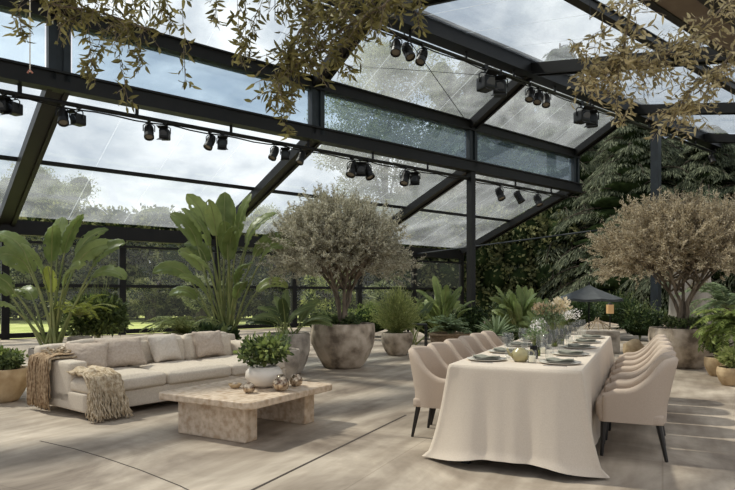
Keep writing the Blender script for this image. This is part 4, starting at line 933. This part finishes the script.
# ------------------------------------------------------------------ trees and hedge outside
def big_tree(name, label, px, Y, zc, rad, m, n, Ln, seed, nc=26, core=True, cat='tree'):
    g = random.Random(seed); r = thing(name, label, cat, GP(px, Y)); cs = []; rs = []; mb = MB()
    for i in range(nc):
        v = Vector((g.gauss(0, 1), g.gauss(0, 1), g.gauss(0, 1))).normalized()*g.uniform(.25, .85); cs.append((v.x*rad[0], v.y*rad[1], zc+v.z*rad[2])); rs.append(g.uniform(.22, .4)*min(rad[0], rad[2]))
        if core: blob(mb, cs[-1], rs[-1]*.62, i, 8, 6)
    p, d = clumps(cs, rs, n, seed, shell=.5); d[:, 2] += .2; G = np.random.default_rng(seed)
    leafmesh('foliage', m, r, p, d, G.uniform(.6, 1.2, n)*Ln, G.uniform(.5, .9, n)*Ln*.55, 'diamond', seed=seed)
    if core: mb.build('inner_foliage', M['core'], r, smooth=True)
    mb = MB(); mb.tube([(0, 0, -.1), (.1, 0, zc*.5), (0, 0, zc)], [.28, .22, .12], 8)
    for i in range(8): c = Vector(cs[i]); mb.tube([(0, 0, zc*.55), (c+Vector((0, 0, zc)))/2, c], [.1, .07, .03], 5)
    mb.build('trunk', M['darkbark'], r, smooth=True); return r
# hedge beyond the lawn
r = thing('hedge', 'dense tall mixed hedge along the far edge of the lawn', 'hedge', (0, 0, 0)); cs = []; rs = []; mb = MB(); g = random.Random(20)
for i in range(150):
    px = -120+i*4.6; Y = 34+g.uniform(-1.2, 1.5); x = (px-367.5)*Y/F
    for z in (.8, 2.2, 3.6, 4.8):
        rr_ = g.uniform(.75, 1.25); c = (x+g.uniform(-.5, .5), Y+g.uniform(-.5, .5), z+g.uniform(-.3, .6)*(z > 3)); cs.append(c); rs.append(rr_)
        blob(mb, (c[0], c[1]+.3, c[2]), rr_*.7, i, 7, 5)
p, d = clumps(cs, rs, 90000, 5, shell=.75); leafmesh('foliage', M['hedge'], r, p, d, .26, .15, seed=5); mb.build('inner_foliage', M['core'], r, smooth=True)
shr = [(-10, 30, 3.4, 'paletree'), (150, 31, 3.0, 'hedge'), (200, 29, 2.4, 'paletree'), (330, 30, 2.8, 'fern'), (385, 28, 2.4, 'paletree')]
for i, (px, Y, h, mm) in enumerate(shr):
    big_tree('garden_shrub', '%s tall shrub from the left standing on the lawn before the hedge' % ORD[i], px, Y, h*.5, (h*.55, h*.5, h*.5), M[mm], 3200, .2, 200+i, 14, cat='shrub')
far = [(-40, 46, 6.5, (5.5, 4, 5.0), 'leftmost pale tree above the hedge'), (45, 46, 7.6, (3.8, 3.5, 4.6), 'tall pale tree beside the first rafter foot'), (95, 52, 4.6, (3.5, 3, 3.2), 'low pale tree right of the tallest left tree'), (145, 55, 4.4, (4.5, 3, 3.2), 'hazy low tree behind the middle of the wall'), (190, 52, 5.6, (4, 3, 3.6), 'rounded hazy tree left of the tallest banana plant'), (255, 50, 5.5, (4, 3, 4.0), 'hazy tree behind the tallest banana plant')]
for i, (px, Y, zc, rad, lb) in enumerate(far): big_tree('garden_tree', lb, px, Y, zc, rad, M['paletree'], 16000, .2, 220+i, 30)
big_tree('garden_tree', 'tallest feathery tree rising behind the olive and clear roof', 385, 44, 12.5, (5.2, 4.5, 9.0), M['paletree'], 46000, .24, 240, 70, core=False)
big_tree('garden_tree', 'bushy tree filling the sky right of the tallest tree', 455, 48, 12.0, (5.5, 4.5, 8.5), M['paletree'], 36000, .24, 241, 60, core=True)
# conifers at the right: drooping sprays
def conifer(label, px, Y, h, rb, seed, n=40000, z0=.5, pal='conifer'):
    g = random.Random(seed); r = thing('conifer', label, 'tree', GP(px, Y)); mb = MB(); mb.tube([(0, 0, -.1), (0, 0, h*.5), (0, 0, h)], [.4, .28, .05], 8); B = []; D = []; nb = 130; cmb = MB(); per_ = n//nb
    for i in range(nb):
        z = z0+(h-z0)*(i/nb); a = i*2.4+g.uniform(-.4, .4); L_ = rb*(1-(i/nb)**1.6)*g.uniform(.8, 1.15)+.5; e0 = math.radians(g.uniform(5, 25)); p = Vector((0, 0, z)); pts = [p.copy()]
        for j in range(8): e_ = e0-math.radians(60)*(j/7)**1.5; p = p+Vector((math.cos(a)*math.cos(e_), math.sin(a)*math.cos(e_), math.sin(e_)))*L_/8; pts.append(p.copy())
        mb.tube(pts, [.05*(1-q/9.5) for q in range(9)], 4, cap=False)
        ax = Vector((math.cos(a), math.sin(a), 0)); sx = Vector((-math.sin(a), math.cos(a), 0))
        for q in range(per_):
            f_ = g.random()**.7; k_ = f_*8; a0 = min(7, int(k_)); pt = pts[a0].lerp(pts[a0+1], k_-a0); s_ = g.uniform(-1, 1); off = s_*.95*(1-f_*.55)
            pt = pt+sx*off+Vector((0, 0, -abs(off)*.45-g.random()*.12)); B.append(tuple(pt)); D.append(tuple(ax*.7+sx*s_*.9+Vector((0, 0, -.75-.5*g.random()))))
    mb.build('trunk', M['darkbark'], r, smooth=True); nB = len(B); G = np.random.default_rng(seed)
    leafmesh('sprays', M[pal], r, B, D, G.uniform(.17, .36, nB), G.uniform(.028, .052, nB), 'diamond', seed=seed)
    for i in range(16): f_ = i/16; blob(cmb, (g.uniform(-.2, .2), g.uniform(0, .4), z0+(h-z0)*f_), (rb*(1-f_**1.5)*.62+.2, rb*(1-f_**1.5)*.5+.2, h/20), i, 10, 6)
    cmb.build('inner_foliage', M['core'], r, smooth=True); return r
conifer('dark drooping conifer directly behind the black column', 478, 39, 18.0, 5.0, 301)
conifer('dark conifer behind the far gable, left of the blue-grey column', 560, 36, 16.2, 5.0, 302)
conifer('dense cedar behind the blue-grey column', 635, 31.5, 11.6, 5.0, 303, n=52000)
conifer('cedar behind the crown of the right olive tree', 708, 29.5, 9.6, 4.6, 304, n=52000)
conifer('rightmost cedar at the picture edge', 770, 27.5, 8.8, 4.2, 305)
conifer('far conifer filling the gap between the two gable cedars', 597, 45, 16.0, 5.5, 306)
conifer('far conifer filling the gap behind the right cedars', 672, 42, 12.4, 5.6, 307)
conifer('far conifer behind the strelitzias', 520, 47, 19.5, 5.8, 308)
# pale trunk behind the right olive
r = thing('bare_trunk', 'thick pale grey tree trunk standing behind the right olive tree', 'tree', GP(690, 15.5)); mb = MB(); mb.tube([(0, 0, 0), (.03, 0, .8), (0, 0, 1.8), (-.05, 0, 2.6), (-.1, 0, 3.3)], [.60, .52, .46, .40, .30], 14); mb.build('trunk', M['palebark'], r, smooth=True)

# ------------------------------------------------------------------ hanging willow branches
def hanging(label, paths, m, seed, Y, density=60, tl=(.12, .34), Ln=.085, droop=1.0, dangles=()):
    g = random.Random(seed); r0 = P3(*paths[0][0], Y); r = thing('hanging_branch', label, 'branch', r0); B = []; D = []; mb = MB()
    def twig(p, d, L_, nl):
        pts = [p.copy()]; q = p.copy(); dd = d.copy()
        for j in range(7): dd = (dd+Vector((0, 0, -.13*droop))).normalized(); q = q+dd*L_/7; pts.append(q.copy())
        mb.tube([t-r0 for t in pts], [.0022]*8, 3, cap=False)
        for k_ in range(nl):
            f_ = (k_+.5)/nl*7; a0 = min(6, int(f_)); pt = pts[a0].lerp(pts[a0+1], f_-a0); tn = (pts[a0+1]-pts[a0]).normalized(); rv = Vector((g.gauss(0, 1), g.gauss(0, 1), g.gauss(.15, .7))).normalized()
            B.append(tuple(pt-r0)); D.append(tuple(tn*.7+rv*1.0+Vector((0, 0, -.05))))
    for pth in paths:
        W3 = [P3(x, y, Y+g.uniform(-.15, .15)) for x, y in pth]; mb.tube([t-r0 for t in W3], [.009]*len(W3), 5)
        seg = sum((b-a).length for a, b in zip(W3[:-1], W3[1:])); nt_ = int(seg*density)
        for i in range(nt_):
            f_ = g.random()*(len(W3)-1); a0 = int(f_); p = W3[a0].lerp(W3[a0+1], f_-a0); d = Vector((g.gauss(0, 1), g.gauss(0, .8), g.gauss(-.25, .7))).normalized(); twig(p, d, g.uniform(*tl), g.randint(4, 7))
    for x0, y0, x1, y1 in dangles:
        a = P3(x0, y0, Y+g.uniform(-.2, .2)); b = P3(x1, y1, Y); n_ = 7; pts = [a.lerp(b, i/n_)+Vector((g.uniform(-1, 1)*.008, 0, 0)) for i in range(n_+1)]; mb.tube([t-r0 for t in pts], .0025, 3)
        for i in range(1, n_+1):
            for _ in range(2): twig(pts[i], Vector((g.gauss(0, 1), g.gauss(0, 1), -.6)).normalized(), g.uniform(.04, .10), g.randint(2, 4))
    # suspension wires up to the roof
    mb.build('twigs', M['bark'], r); nB = len(B); G = np.random.default_rng(seed)
    leafmesh('leaves', m, r, B, D, G.uniform(.7, 1.15, nB)*Ln, G.uniform(.8, 1.2, nB)*Ln*.29, 'lance', seed=seed)
    mb = MB()
    for x in (paths[0][0], paths[0][-1]): a = P3(x[0], min(x[1], 20), Y)-r0; mb.tube([a, a+Vector((0, 0, 6.6-(a.z+r0.z)))], .003, 4)
    mb.build('wire', M['blackmetal'], r); return r
hanging('leafy willow branch hanging across the upper left corner', [[(20, -40), (55, 5), (100, 12), (150, 30)], [(40, -30), (110, -10), (170, -5)]], M['willow'], 401, 4.6, density=60, dangles=[(88, 20, 92, 75), (115, 30, 127, 98), (20, 5, 22, 34), (182, -20, 186, 80), (215, -20, 216, 18), (237, -5, 240, 62), (160, -10, 170, 20), (100, 40, 86, 70), (135, 40, 142, 66)])
hanging('densest willow branch hanging above the middle of the pavilion', [[(410, -30), (385, 5), (350, 25), (305, 55), (275, 92)], [(260, -40), (300, 5), (345, 18)], [(380, -20), (340, 5), (300, 30), (285, 60)]], M['willow'], 402, 4.6, density=80, Ln=.085, dangles=[(275, 70, 287, 132), (245, -10, 246, 55), (290, 60, 268, 100), (330, 50, 349, 70), (262, 0, 243, 50), (420, -20, 418, 25), (300, 70, 290, 100)])
hanging('pale golden willow branch hanging across the upper right corner', [[(640, -40), (625, 40), (618, 70), (590, 78)], [(740, -10), (690, 40), (650, 62), (600, 62)], [(760, 20), (725, 62), (690, 90), (672, 122)]], M['willow2'], 403, 4.9, density=95, Ln=.075, dangles=[(620, 80, 616, 118), (700, 70, 678, 128), (590, 60, 572, 40), (600, 60, 580, 84), (730, 60, 700, 100), (640, 80, 622, 120), (620, 20, 575, 45), (650, 0, 600, 5)])
r = thing('rope', 'thin pink-tipped cord hanging at the upper left', 'cord', P3(30, 72, 11.8)); mb = MB(); mb.tube([(0, 0, 0), (0, 0, 3.0)], .012, 5); mb.build('strand', M['white_ceramic'], r); mb = MB(); mb.tube([(-.05, 0, -.02), (0, 0, .04), (.05, 0, -.02)], .02, 5); mb.build('hook', M['rope'], r)
